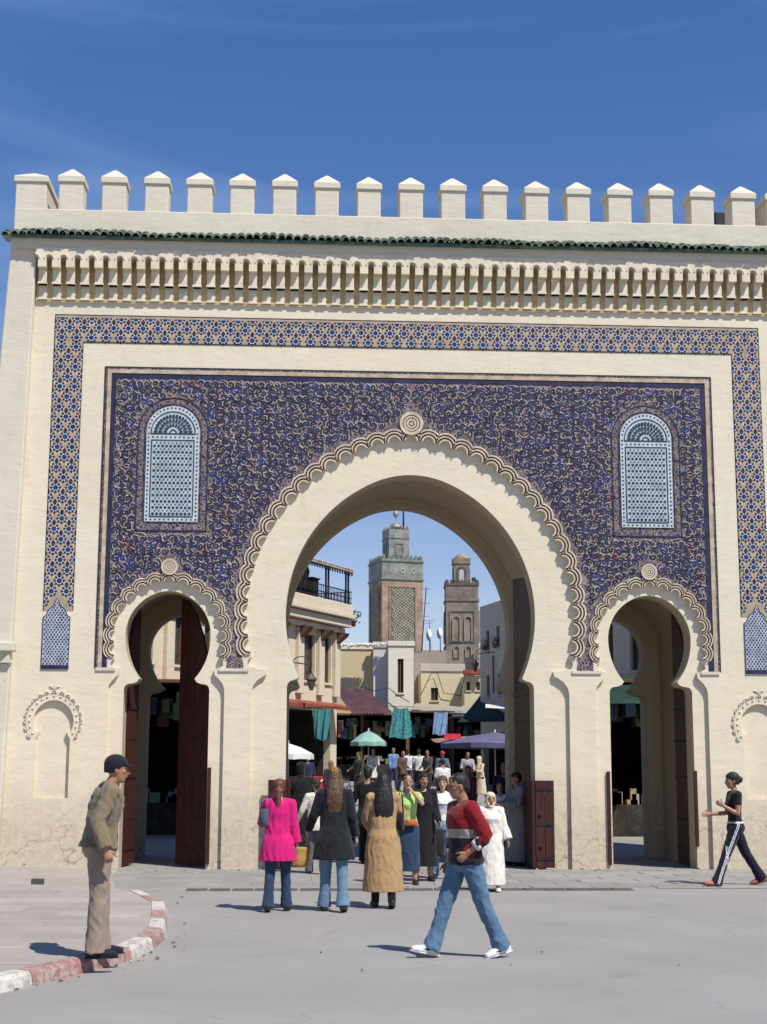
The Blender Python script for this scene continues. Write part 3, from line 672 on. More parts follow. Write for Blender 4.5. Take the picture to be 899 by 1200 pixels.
# ------------------------------------------------ flowered tile band, blossom by blossom
BO, BI, BT, BIT, BB = 6.92, 6.36, 10.505, 9.945, 4.74
b = MB()
b.prism([(-BO, BB), (-BI, BB), (-BI, BIT), (BI, BIT), (BI, BB), (BO, BB), (BO, BT), (-BO, BT)], -.008, .0, 0, back=False)
BAND = b.build('tile_band', M_BGROUT, GATE)
b = MB()
def edge(x0, x1, z0, z1): b.box(x0, x1, -.012, 0, z0, z1)
edge(-BO, BO, BT-.015, BT); edge(-BI, BI, BIT, BIT+.02)
for s2 in (-1, 1): edge(min(s2*BO, s2*(BO-.015)), max(s2*BO, s2*(BO-.015)), BB, BT-.0155); edge(min(s2*BI, s2*(BI+.012)), max(s2*BI, s2*(BI+.012)), BB, BIT)
b.build('band_edge', M_BLK, BAND)
def blossom(lo=-9, hi=9, zlo=-9, zhi=9):
    mb = MB(); n = 32
    P = []
    for i in range(n):
        a = 2*PI*i/n; r = .096+.020*math.cos(8*a); P.append((r*math.cos(a), r*math.sin(a)))
    mb.prism(P, -.0035, 0, 0)
    for i in range(8):
        a = 2*PI*(i+.5)/8; disc(mb, (.058*math.cos(a)), (.058*math.sin(a)), .017, 6, -.006, 1, a, .004)
    disc(mb, 0, 0, .030, 8, -.0075, 2, 0, .006)
    mb.prism([(-.014, .08), (.014, .08), (.036, .115), (.03, .145), (0, .182), (-.03, .145), (-.036, .115)], -.004, 0, 3)       # spear leaf above
    mb.prism([(-.02, -.075), (0, -.105), (.02, -.075)], -.004, 0, 3)
    for s2 in (-1, 1):     # paler lattice line either side
        mb.prism([(s2*.012, .185), (s2*.072, .105), (s2*.10, .04), (s2*.122, .045), (s2*.088, .118), (s2*.02, .205)][::s2], -.002, 0, 4)
    me = mb.mesh('blossom_tile', [M_NAVY, M_WHT, M_BLUE, mat('ink_glaze', (.03, .025, .06), .5, .3, 9, .2), mat('pale_terracotta', (.55, .45, .35), .85, .2, 6, .2)])
    if lo > -9 or hi < 9 or zlo > -9 or zhi < 9:
        bm = bmesh.new(); bm.from_mesh(me)
        for co, no in (((lo, 0, 0), (-1, 0, 0)), ((hi, 0, 0), (1, 0, 0)), ((0, 0, zlo), (0, 0, -1)), ((0, 0, zhi), (0, 0, 1))):
            if abs(co[0]+co[2]) < 9: bmesh.ops.bisect_plane(bm, geom=bm.verts[:]+bm.edges[:]+bm.faces[:], plane_co=co, plane_no=no, clear_outer=True)
        bm.to_mesh(me); bm.free()
    return me
BP, BV = .28, .198
bm_full, bm_r, bm_l, bm_bot = blossom(), blossom(lo=0), blossom(hi=0), blossom(zhi=.012)
nb = 0
for sx in (-1, 1):          # the two upright bands
    xl = -BO if sx < 0 else BI
    for j in range(28):
        z = BIT-.09-j*BV
        if z < BB+.30: 
            if z < BB+.10: continue
        row = [(0, bm_r), (BP, bm_full), (2*BP, bm_l)] if j % 2 else [(BP/2, bm_full), (1.5*BP, bm_full)]
        for dx, me in row:
            if z < BB+.34 and me is bm_full and dx == BP: continue
            put('blossom_tile', me, BAND, (xl+dx, -.008, z)); nb += 1
ncol = 49; p_top = (2*BO)/ncol
for j, z in enumerate((BIT+.10, BIT+.298, BIT+.496)):
    for i in range(ncol+1):
        x = -BO+(i+(0 if j % 2 else .5))*p_top
        if x > BO+.01: continue
        me = bm_full if j < 2 else bm_bot
        if j % 2 and i == 0: me = bm_r
        if j % 2 and i == ncol: me = bm_l
        put('blossom_tile', me, BAND, (x, -.008, z-.012 if j == 2 else z)); nb += 1
# pointed plaque closing each upright band
for sx in (-1, 1):
    cx = sx*6.66; hw_ = .255
    half = [(hw_, 3.70), (hw_, 4.62), (.20, 4.66), (.175, 4.73), (.13, 4.79), (.07, 4.83), (.045, 4.90), (0, 4.985)]
    b = MB(); b.prism(mirror(half, cx), -.02, 0, 0, back=False); b.box(cx-hw_, cx+hw_, -.026, 0, 3.645, 3.70, 2)
    h2 = [(x*.9, z if z > 4 else z+.02) for x, z in half]
    b.prism(mirror(half, cx), -.0215, -.0205, 2, [mirror([(max(0, x-.016), z-.012 if z > 4 else z+.02) for x, z in half], cx)], back=False, sides=False)
    for j in range(26):
        for i in range(8):
            xx = cx-hw_+.045+(i+(.5 if j % 2 else 0))*.062; zz = 3.745+j*.0455
            lim = hw_-.03 if zz < 4.62 else max(0, (4.93-zz)*.62)
            if abs(xx-cx) < lim: disc(b, xx, zz, .0165, 6, -.026, 1, PI/6)
    tag(b.build('lattice_plaque', [mat('grey_blue_glaze', (.40, .44, .52), .45, .25, 8, .2), M_NAVY, M_NAVY], GATE), kind=None)

# ------------------------------------------------ small blind niches: scalloped stucco moulding
for sx in (-1, 1):
    hp_ = [Vector(p) for p in mirror(arc(.50, .02, 2.70, 2.44, 1, 60))]
    b = MB(); n = 17
    for i in range(n):
        k = int(round(i*(len(hp_)-1)/(n-1))); c = hp_[k]; t = (hp_[min(k+1, len(hp_)-1)]-hp_[max(k-1, 0)]).normalized(); nn = Vector((t.y, -t.x))
        for ra, rb, y in ((.034, .052, -.03), (.0, .016, -.022)):
            vs = []; fs = []
            for q in range(9):
                a = PI*q/8
                for r, yy in ((ra, 0), (ra, y), (rb, y), (rb, 0)):
                    w = c+t*(r*math.cos(a))+nn*(r*math.sin(a)+.012); vs.append((sx*NX+w.x, yy, w.y))
            for q in range(8):
                for e in range(3): fs.append((q*4+e, q*4+e+1, q*4+5+e, q*4+4+e))
            b.add(vs, fs, 0)
        w = c-nn*.045; b.ball((sx*NX+w.x, -.004, w.y), (.022, .02, .022), 8, 5)
    b.add([(sx*NX-.05, -.02, 3.30), (sx*NX, -.02, 3.27), (sx*NX+.05, -.02, 3.30), (sx*NX, -.02, 3.35)], [(0, 1, 2, 3)]); b.ball((sx*NX-.06, 0, 3.32), (.05, .03, .018), 8, 5); b.ball((sx*NX+.06, 0, 3.32), (.05, .03, .018), 8, 5)
    b.build('niche_moulding', M_PLW, GATE)

# ------------------------------------------------ doors
def leaf(name, parts, parent=GATE): pass
def main_leaf(sx):
    """tall outer door leaf folded back against the passage wall, its head cut to the arch"""
    root = empty('door_leaf', (sx*2.50, .70, 0), 0); root.parent = GATE
    Rm = Matrix.Rotation(R(90), 4, 'Z')
    def head(y): return 3.4+min(3.5, 3.55*math.sin(min(1, (y+.25)/2.5)*PI/2)**.8)
    npk = 9; L_ = 2.35
    for k in range(npk):
        y0, y1 = k*L_/npk+.004, (k+1)*L_/npk-.004; b = MB()
        P = [(y0, .03), (y1, .03), (y1, head(y1)), ((y0+y1)/2, head((y0+y1)/2)), (y0, head(y0))]
        b.prism(P, -.03, .03, 0, M=Rm @ Matrix.Identity(4)); b.build('plank', M_DOORD, root)
    for z in (.35, 1.2, 2.0, 2.8, 3.3):
        b = MB(); b.box(-.05 if sx > 0 else .03, -.03 if sx > 0 else .05, .01, L_-.01, z, z+.12); b.build('rail', M_DOORD, root)
    return root
for sx in (-1, 1):
    r = main_leaf(sx); r.rotation_euler = (0, 0, R(2)*sx)
# red lower guard leaves wrapped round the two main jambs
for sx in (-1, 1):
    root = empty('guard_door', (0, 0, 0)); root.parent = GATE
    x0, x1 = 2.30, 2.66
    for k in range(2):
        a, c = x0+k*(x1-x0)/2+.004, x0+(k+1)*(x1-x0)/2-.004; b = MB(); b.box(min(sx*a, sx*c), max(sx*a, sx*c), -.13, -.075, .04, 1.63); b.build('plank', M_DOOR, root, bevel=.006)
    for k in range(4):
        a, c = -.125+k*.31+.004, -.125+(k+1)*.31-.004; b = MB(); b.box(min(sx*2.245, sx*2.297), max(sx*2.245, sx*2.297), a, c, .04, 1.62); b.build('plank', M_DOOR, root, bevel=.006)
    for z in (.18, .8, 1.45):
        b = MB(); b.box(min(sx*2.32, sx*2.64), max(sx*2.32, sx*2.64), -.142, -.128, z, z+.05); b.build('strap_hinge', M_IRON, root)
    for z in (.42, 1.0):
        b = MB(); b.ball((sx*2.39, -.14, z), (.03, .025, .05), 8, 6); b.build('bolt', M_IRON, root)
# doors of the side arches
def side_leaf(hx, sgn, angle, width, m, hinge_y=.66):
    root = empty('door_leaf', (hx, hinge_y, 0), angle); root.parent = GATE
    n = 4; arch_top = lambda x: 3.36+1.75*math.sin(min(1, (x/width))*PI/2)**.7 if True else 0
    for k in range(n):
        a, c = k*width/n+.003, (k+1)*width/n-.003; h0, h1 = arch_top(a+.02), arch_top(c)
        P = [(sgn*a, .03), (sgn*c, .03), (sgn*c, h1), (sgn*(a+c)/2, arch_top((a+c)/2)), (sgn*a, h0)]
        b = MB(); b.prism(P if sgn > 0 else P[::-1], -.025, .025, 0); b.build('plank', m, root)
    b = MB()
    for z in (.35, .9, 1.7, 2.4, 3.0):
        for q in range(8): b.ball((sgn*(.05+q*(width-.1)/7), -.046, z), .014, 6, 4)
    tag(b.build('studs', M_IRON, root), kind='stuff')
    for z in (.3, 1.65, 2.95):
        b = MB(); b.box(min(sgn*.02, sgn*(width-.02)), max(sgn*.02, sgn*(width-.02)), -.042, -.024, z, z+.1); b.build('rail', m, root)
    return root
side_leaf(-CX+.80, -1, R(-38), .80, M_DOOR)       # left arch, right leaf half open
side_leaf(-CX-.82, 1, R(80), .80, M_DOOR)
side_leaf(CX+.86, -1, R(-86), .80, M_DOORD)
side_leaf(CX-.86, 1, R(88), .80, M_DOORD)
for x, z0, z1 in ((-CX-.845, .35, 2.0), (-CX+.835, .1, 1.85), (CX-.86, .08, 1.80), (CX+.80, .42, 1.82)):
    b = MB(); b.box(x-.03, x+.03, .03, .10, z0, z1); b.build('jamb_guard', M_DOOR, GATE, bevel=.006)
tag(boxobj('brick_block', -6.08, -5.90, -4.95, -4.83, PAV_Z-.01, PAV_Z+.075, mat('dark_block', (.09, .085, .08), .9, .3, 9, .5), None, .008), 'small dark loose block lying on the pavement by the left wall', 'block')

# pebbles, flakes of plaster and litter along the wall foot and the kerb
b = MB()
for i in range(110):
    s_ = random.random()
    if s_ < .5: x, y = random.uniform(-7.4, 7.4), -abs(random.gauss(0, .35))-.03
    elif s_ < .8: x, y = random.uniform(-4.2, 7.5), random.uniform(-14.5, -1)
    else:
        k = random.randrange(2, len(KL)-4); q = Vector(KL[k]).lerp(Vector(KL[k+1]), random.random()); x, y = q.x+.08+abs(random.gauss(0, .12)), q.y
    if abs(x) < 2.3 and y > -.3: continue
    r = random.uniform(.006, .02)*(1.6 if s_ < .5 else 1); b.ball((x, y, .014+r*.3+(.09 if x < -5.4 and s_ < .5 else 0)), (r*random.uniform(.7, 1.6), r*random.uniform(.7, 1.4), r*.6), 5, 4, random.randrange(3))
tag(b.build('debris', [M_PLW, mat('grey_pebble', (.22, .2, .18), .9, .3, 9, .2), mat('brown_grit', (.15, .12, .09), .9, .3, 9, .2)]), 'pebbles and plaster flakes scattered along the wall foot and kerb', 'debris', kind='stuff')

# ================================================================ behind the gate
M_BEI = plaster('beige_render', (.63, .55, .42), None, .8); M_OCHW = plaster('ochre_wall', (.55, .45, .27), None, .8); M_WHW = plaster('white_wall', (.68, .63, .53), None, .7)
M_LIL = plaster('lilac_white_wall', (.56, .53, .52), None, .7); M_YEL = plaster('yellow_wall', (.58, .52, .35), None, .8); M_GRB = plaster('grey_brown_wall', (.34, .29, .24), None, 1.0)
M_GRY = plaster('grey_beige_wall', (.48, .43, .36), None, .9)
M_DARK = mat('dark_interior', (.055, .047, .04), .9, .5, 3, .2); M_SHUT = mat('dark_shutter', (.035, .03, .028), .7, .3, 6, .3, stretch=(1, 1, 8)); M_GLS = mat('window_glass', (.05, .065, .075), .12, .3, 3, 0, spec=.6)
M_WOOD = mat('old_wood', (.16, .09, .05), .8, .3, 8, .4, stretch=(1, 1, 6)); M_REDW = mat('red_painted_wood', (.28, .07, .04), .7, .25, 6, .3)
def rect(x0, x1, z0, z1): return [(x0, z0), (x1, z0), (x1, z1), (x0, z1)]
def house(name, loc, rz, L_, D_, z0, z1, m, label, holes=(), shops=(), parap=.0, cat='house', frame=None, pm=None):
    """box building whose street front lies on local y = 0 between x = 0 and L_; holes get a window, shops a deep dark room"""
    h = tag(empty(name, loc, rz), label, cat)
    b = MB(); b.prism(rect(0, L_, z0, z1), 0, .25, 0, [rect(*q) for q in holes]+[rect(*q) for q in shops]); b.build('wall', m, h)
    b = MB(); b.box(0, .25, .251, D_, z0, z1); b.box(L_-.25, L_, .251, D_, z0, z1); b.box(.251, L_-.251, D_-.25, D_, z0, z1); b.build('side_wall', m, h)
    b = MB(); b.box(.251, L_-.251, .251, D_-.251, z1-.35, z1-.15); b.build('roof', m, h)
    if parap:
        b = MB(); b.box(-.05, L_+.05, -.07, .22, z1+.001, z1+parap); b.build('parapet', pm or m, h, bevel=.02)
    for (x0, x1, a, c) in holes:
        w = empty('window'); w.parent = h
        b = MB(); b.box(x0+.02, x1-.02, .16, .18, a+.02, c-.02); b.build('pane', M_GLS if (x1-x0) > .5 else M_SHUT, w)
        b = MB(); f = .05; b.box(x0, x0+f, .10, .16, a, c); b.box(x1-f, x1, .10, .16, a, c); b.box(x0+f, x1-f, .10, .16, a, a+f); b.box(x0+f, x1-f, .10, .16, c-f, c); b.box((x0+x1)/2-.02, (x0+x1)/2+.02, .11, .16, a+f, c-f); b.build('frame', frame or M_WOOD, w)
        b = MB(); b.box(x0-.06, x1+.06, -.07, .10, a-.07, a-.002); b.build('sill', m, w)
    for (x0, x1, a, c) in shops:
        b = MB(); t = .05
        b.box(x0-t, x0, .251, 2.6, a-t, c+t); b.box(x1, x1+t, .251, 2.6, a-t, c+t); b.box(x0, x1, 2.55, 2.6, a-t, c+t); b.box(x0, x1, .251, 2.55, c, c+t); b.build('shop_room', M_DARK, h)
        b = MB()
        for q in range(3): b.box(x0+.05, x1-.05, 1.5, 2.5, a+.5+q*.75, a+.54+q*.75)
        b.build('shelf', M_WOOD, h)
        b = MB()
        for q in range(3):
            x = x0+.1
            while x < x1-.35:
                w_ = random.uniform(.12, .3); hh = random.uniform(.15, .5); b.box(x, x+w_, 1.55+random.uniform(0, .2), 2.3, a+.545+q*.75, a+.545+q*.75+hh, random.randrange(5)); x += w_+random.uniform(.01, .1)
        tag(b.build('shelf_goods', [mat('goods_%d' % i, c_, .7, .3, 9, .2) for i, c_ in enumerate(((.35, .10, .07), (.42, .30, .14), (.12, .18, .3), (.45, .42, .38), (.18, .28, .15)))], h), kind='stuff')
    return h

# ---- café on the left of the street, seen at an angle: terrace with iron rail on top
cx_ = at(395, 800, 24); zz = lambda py: at(372, py, 22.6).z
CAFE_RZ = R(63); LC = 17.0
off = Matrix.Rotation(CAFE_RZ, 3, 'Z') @ Vector((-LC, 0, 0))
zc0 = zz(706)
wins = [(LC-1.18, LC-.50, zz(799), zz(745)), (LC-2.78, LC-1.75, zz(799), zz(745))]+[(LC-1.2-1.62*k, LC-.48-1.62*k, zz(799), zz(745)) for k in range(2, 9)]
cafe = house('cafe_building', (cx_.x+off.x, 24+off.y, 0), CAFE_RZ, LC, 7, .2, zz(724), M_BEI, 'beige café building left of the street with an iron railed roof terrace', wins[:1]+wins[1:2]+wins[2:], [(LC-4.2, LC-.5, zg(23), zz(832)), (LC-9, LC-4.6, .35, zz(832)), (LC-14, LC-9.6, .25, zz(832))], cat='building')
for z0, z1, d in ((zz(738), zz(732), .25), (zz(731), zz(722), .45), (zz(721), zz(716), .60), (zz(715.5), zz(704), .50)):
    b = MB(); b.box(-.2, LC+d*.5, -d, .3, z0, z1); b.build('moulding', M_BEI, cafe, bevel=.02)
for x in [LC-.2, LC-1.45, LC-3.0]+[LC-3.0-1.62*k for k in range(1, 8)]:
    b = MB(); b.box(x-.2, x+.2, -.14, -.001, zz(815), zz(739)); b.build('pilaster', M_BEI, cafe, bevel=.02)
    b = MB(); b.prism([(0, zz(739)), (-.5, zz(739)), (-.42, zz(743)), (-.15, zz(750)), (0, zz(758))], x-.16, x+.16, 0, M=Matrix(((0, 1, 0, 0), (1, 0, 0, 0), (0, 0, 1, 0), (0, 0, 0, 1)))); b.build('bracket', M_WOOD, cafe)
zr0, zr1, zc1 = zz(703.5), zz(688), zz(664)
b = MB()
for k in range(60):
    x = LC+.2-k*.13; b.tube([(x, -.42, zr0), (x, -.42, zr1)], .012, 5)
for z in (zr0+.06, zr1, (zr0+zr1)/2): b.tube([(LC-8, -.42, z), (LC+.22, -.42, z)], .02, 6)
for k in range(12): b.tube([(LC+.2, -.42+k*.13, zr0), (LC+.2, -.42+k*.13, zr1)], .012, 5)
b.tube([(LC+.2, -.42, zr1), (LC+.2, 1.2, zr1)], .02, 6)
b.build('railing', M_IRON, cafe)
for x in (LC+.1, LC-.1, LC-1.7, LC-1.5, LC-3.2, LC-3.4):
    b = MB(); b.tube([(x, -.36, zr0), (x, -.36, zc1+.1)], .035, 6); b.build('post', M_IRON, cafe)
b = MB(); b.add([(LC-8, -.6, zc1-.05), (LC+.05, -.6, zc1-.05), (LC+.05, 3.2, zc1+.85), (LC-8, 3.2, zc1+.85), (LC-8, -.6, zc1+.02), (LC+.05, -.6, zc1+.02), (LC+.05, 3.2, zc1+.95), (LC-8, 3.2, zc1+.95)], [(0, 1, 2, 3), (4, 7, 6, 5), (0, 4, 5, 1), (1, 5, 6, 2), (3, 7, 4, 0)])
for k in range(62): x = LC-8+k*.13; b.tube([(x, -.62, zc1+.03), (x, 3.2, zc1+.96)], .04, 5)
b.build('canopy', mat('grey_roof_sheet', (.42, .38, .33), .8, .25, 4, .3), cafe)
b = MB()
for k in range(41): x = LC-8+k*.195; b.add([(x, -.595, zc1-.05), (x+.19, -.595, zc1-.05), (x+.15, -.59, zc1-.2), (x+.04, -.59, zc1-.2)], [(0, 1, 2, 3)])
b.build('valance', M_IRON, cafe)
b = MB(); b.lathe([(.05, 0), (.14, .04), (.10, .1), (.06, .3), (.20, .55), (.27, .85), (.2, 1.05), (.25, 1.12), (.22, 1.2)], (0, 0, 0), 14)
urn = tag(b.build('terrace_urn', M_IRON), 'dark urn standing on the café roof terrace', 'urn'); p_ = cafe.matrix_basis @ Vector((LC-1.72, .55, 0)); urn.location = (p_.x, p_.y, zr0+.02); urn.scale = (1, 1, 1.15)
for k in range(4):
    b = MB(); b.box(-.25, .25, -.25, .25, 0, .85); b.box(-.3, .3, -.3, .3, .85, .9)
    if k == 3: break
    t = tag(b.build('terrace_table', M_IRON, bevel=.02), ['dark box table at the corner of the café roof terrace', 'dark box table in the middle of the café roof terrace', 'dark box table deep on the café roof terrace by the arch edge'][k], 'table', 'café terrace tables'); p_ = Matrix.Rotation(CAFE_RZ, 3, 'Z') @ Vector((LC-.75-k*1.05, .75, 0)); t.location = (cafe.location.x+p_.x, cafe.location.y+p_.y, zr0); t.rotation_euler = (0, 0, CAFE_RZ)
def on_house(h, x, y, z): p = Matrix.Rotation(h.rotation_euler[2], 3, 'Z') @ Vector((x, y, z)); return Vector((h.location.x+p.x, h.location.y+p.y, p.z))
# sloping plank roof over the café's ground floor shops
b = MB(); b.add([(LC-12, -.001, zz(822)), (LC-.3, -.001, zz(822)), (LC-.3, -.75, zz(828)), (LC-12, -.75, zz(828))]+[(LC-12, -.001, zz(825)), (LC-.3, -.001, zz(825)), (LC-.3, -.75, zz(832)), (LC-12, -.75, zz(832))], [(0, 1, 2, 3), (4, 7, 6, 5), (2, 6, 7, 3), (1, 5, 6, 2), (0, 3, 7, 4)])
b.build('shop_awning', M_REDW, cafe)
def plant_pot(loc, label, s=1.0):
    t = tag(empty('window_plant', loc), label, 'plant'); b = MB(); b.lathe([(.07, 0), (.11, .2), (.13, .2), (.12, .16)], (0, 0, 0), 10); b.build('pot', mat('terracotta_pot', (.3, .12, .06), .85, .2, 9, .3), t)
    b = MB()
    for i in range(60):
        a = random.uniform(0, 2*PI); r = random.uniform(.02, .26)*s; z = .2+random.uniform(0, .4)*s-r*.4; l = .07*s
        p = Vector((r*math.cos(a), r*math.sin(a), z)); u = Vector((random.uniform(-1, 1), random.uniform(-1, 1), random.uniform(-.5, 1))).normalized()*l; w = u.orthogonal().normalized()*l*.4; b.add([p-u, p+w, p+u, p-w], [(0, 1, 2, 3)])
    b.build('leaves', mat('leaf_green', (.05, .09, .025), .7, .4, 12, .2), t)
plant_pot(on_house(cafe, LC+.35, -.45, zz(729)), 'leafy potted plant at the corner moulding of the café')
# ---- lanterns on scroll brackets
def lantern(loc, label, s=1.0, rz=0):
    t = tag(empty('wall_lantern', loc, rz), label, 'lantern'); b = MB(); b.rings([((0, 0, z*s), r*s, r*s, (1, 0, 0), (0, 1, 0)) for r, z in ((.05, -.38), (.13, -.1), (.15, -.09), (.15, -.06), (.06, .06), (.02, .1))], 6, 0, False); b.build('lamp_body', mat('aged_lantern', (.12, .11, .09), .5, .3, 8, .3, metal=.3), t)
    b = MB(); pts = [(0, 0, .1*s)]+[(.28*s*math.cos(a)-.28*s+.0, 0, .32*s+.24*s*math.sin(a)) for a in [-PI/2+i*PI*1.5/12 for i in range(1, 13)]]; b.tube(pts, .014*s, 5); b.tube([(0, 0, .1*s), (-.1*s, 0, .34*s), (-.75*s, 0, .42*s)], .018*s, 5); b.build('bracket', M_IRON, t)
p_ = at(365, 793, 19.8); lantern(p_, 'iron wall lantern on a scroll bracket on the beige café front', 1.15)
p_ = at(557, 776, 38); lantern(p_, 'dark lantern hanging by the shaded building right of the street', 1.1, PI)

# ---- small houses closing the street
def front(name, px0, px1, pyt, Y, D_, m, label, holes=(), shops=(), parap=0, z0=None, pm=None):
    """house with its front on plane Y, fitted between two columns of the photograph; holes given in photo pixels"""
    a, c = at(px0, 800, Y), at(px1, 800, Y); zt_ = at((px0+px1)/2, pyt, Y).z
    conv = lambda q: (at(q[0], 800, Y).x-a.x, at(q[1], 800, Y).x-a.x, at(q[0], q[3], Y).z, at(q[0], q[2], Y).z)
    return house(name, (a.x, Y, 0), 0, c.x-a.x, D_, zg(Y)-.3, zt_, m, label, [conv(h) for h in holes], [conv(s_) for s_ in shops], parap, pm=pm)
front('ochre_house', 386, 437.5, 761, 50, 6, M_OCHW, 'low ochre house wall beside the café with a whitewashed top', parap=.32, pm=M_WHW)
front('narrow_house', 437.6, 455, 759, 49.4, 6, M_LIL, 'narrow pale lilac house squeezed between the ochre and white houses', parap=.3)
front('white_house', 455.2, 485, 757, 48.6, 7, M_WHW, 'white house with one tall narrow window', [(466, 473, 772, 812)], parap=.25)
front('dark_house', 485.5, 494, 765, 55, 5, M_GRB, 'dark narrow gap house left of the yellow house')
front('yellow_house', 493.5, 544, 787, 53, 6, M_YEL, 'pale yellow house with a small square window under grey parapet', [(505, 513.5, 806, 821)], parap=.42, pm=M_GRY)
front('small_yellow_house', 544.3, 564, 792, 51.5, 5, M_YEL, 'little yellow house with two small windows under a red roof edge', [(547, 551, 799, 809), (558, 562.5, 799, 809)])
p0, p1 = at(543, 791, 51.2), at(565, 785.5, 51.2)
tag(boxobj('red_roof_edge', p0.x, p1.x, 50.95, 51.45, p0.z+.02, p1.z, M_REDW, None, .02), 'red painted roof edge on the little yellow house', 'roof edge')
front('brown_house', 492, 523, 762, 66, 6, M_GRB, 'brown brick house behind the yellow house, below the dishes')
front('brick_house', 556, 640, 766, 70, 6, M_GRB, 'grey brown house far back beside the slim minaret')
front('plain_house', 300, 395, 752, 75, 8, M_OCHW, 'plain house far behind the café building')
front('grey_house', 590, 760, 745, 60, 8, M_GRY, 'plain grey house far right behind the gate')
# ragged whitewashed stones along the ochre house top
pr = MB()
for i in range(34):
    a = at(389+i*2.8, 757+random.uniform(-1.5, 1.5)-(i*.05), 48.9); pr.ball(a, (random.uniform(.05, .13), .2, random.uniform(.05, .14)), 6, 4)
tag(pr.build('wall_top_stones', M_WHW), 'row of whitewashed stones capping the ochre and white houses', 'stones')
# ---- shaded building on the right of the street
c0 = at(563, 800, 40); RB_RZ = math.atan2(-.98, .19)
zq = lambda py: at(578, py, 38).z
rb = house('corner_building', (c0.x, 40, 0), RB_RZ, 25, 8, .2, zq(706), M_GRY, 'tall grey beige building in shade on the right of the street',
           [(.9, 1.35, zq(760), zq(737)), (2.35, 2.8, zq(760), zq(735)), (.9, 1.35, zq(815), zq(790)), (2.5, 2.95, zq(815), zq(790))]+[(5+2.4*k, 5.9+2.4*k, 5.2, 7.0) for k in range(8)], [(.4, 4.4, zg(38), 3.4), (5, 9, .9, 3.4), (9.6, 13.5, .8, 3.4), (14, 18, .6, 3.3), (18.6, 22.6, .5, 3.3)], cat='building')
for k, (x, py) in enumerate(((1.12, 760), (2.58, 760))): plant_pot(on_house(rb, x, -.16, zq(py)-.02), ['plant on the far upper sill of the shaded right building', 'plant on the near upper sill of the shaded right building'][k], .8)
b = MB(); b.tube([on_house(rb, 2.05, -.06, zq(690)-3.0), on_house(rb, 2.05, -.06, zq(812))], .03, 5); b.build('drainpipe', M_IRON, None).parent = None
dp = bpy.data.objects['drainpipe']; tag(dp, 'dark drainpipe down the shaded right building', 'pipe')
b = MB(); b.box(13, 23, -2.0, -.001, 3.36, 3.44); ob = b.build('awning_sheet', mat('green_tarp', (.012, .04, .03), .75, .3, 4, .4), rb)

# ---- market awnings
def sheet(name, quad, m, label, cat, rib=0, sag=.0, th=.02, group=None):
    """corner points: back left, back right, front right, front left"""
    q = [Vector(p) for p in quad]; b = MB(); nu, nv = (26 if rib else 10), 6; vs = []
    for lay in (0, 1):
        for j in range(nv+1):
            for i in range(nu+1):
                u, v = i/nu, j/nv; p = q[0].lerp(q[1], u).lerp(q[3].lerp(q[2], u), v); z = -sag*math.sin(PI*v)*(.6+.4*math.sin(PI*u*3))
                if rib: z += .055*(1 if i % 2 else -1)
                vs.append(p+Vector((0, 0, z-lay*th)))
    w = nu+1; n1 = w*(nv+1)
    fs = [(j*w+i, j*w+i+1, (j+1)*w+i+1, (j+1)*w+i) for j in range(nv) for i in range(nu)]
    fs += [tuple(k+n1 for k in reversed(f)) for f in fs]+[(nv*w+i, nv*w+i+1, nv*w+i+1+n1, nv*w+i+n1) for i in range(nu)]
    b.add(vs, fs, 0, not rib); o = b.build(name, m); return tag(o, label, cat, group)
sheet('corrugated_roof', (at(392, 807, 48), at(430, 808, 48), at(461, 835, 41), at(414, 836, 41)), mat('maroon_sheet', (.27, .14, .14), .6, .3, 2, .3), 'maroon corrugated sheet roof over a market stall below the ochre house', 'roof', rib=1)
sheet('plank_roof', (at(488, 824, 50), at(548, 829, 50), at(540, 833, 44), at(478, 831, 44)), mat('pale_board', (.36, .31, .25), .85, .25, 4, .3), 'pale flat board roof over the stalls below the yellow house', 'roof')
sheet('plank_roof', (at(545, 826, 50), at(566, 829, 50), at(566, 838, 42), at(525, 836, 42)), mat('pale_board', (.4, .4, .4)), 'thin pale roof edge under the little yellow house', 'roof')
sheet('green_awning', (at(566, 810, 42), at(604, 808, 40), at(592, 845, 35), at(536, 846, 36)), mat('dark_green_tarp', (.016, .035, .03), .8, .4, 3, .5), 'dark green tarpaulin awning sloping off the shaded right building', 'awning', sag=.12)
sheet('white_awning', (at(569, 825, 34), at(610, 825, 34), at(610, 831, 31), at(569, 829, 31)), mat('white_tarp', (.62, .6, .58), .8, .15, 4, .3), 'narrow white awning edge in front of the dark green awning', 'awning')
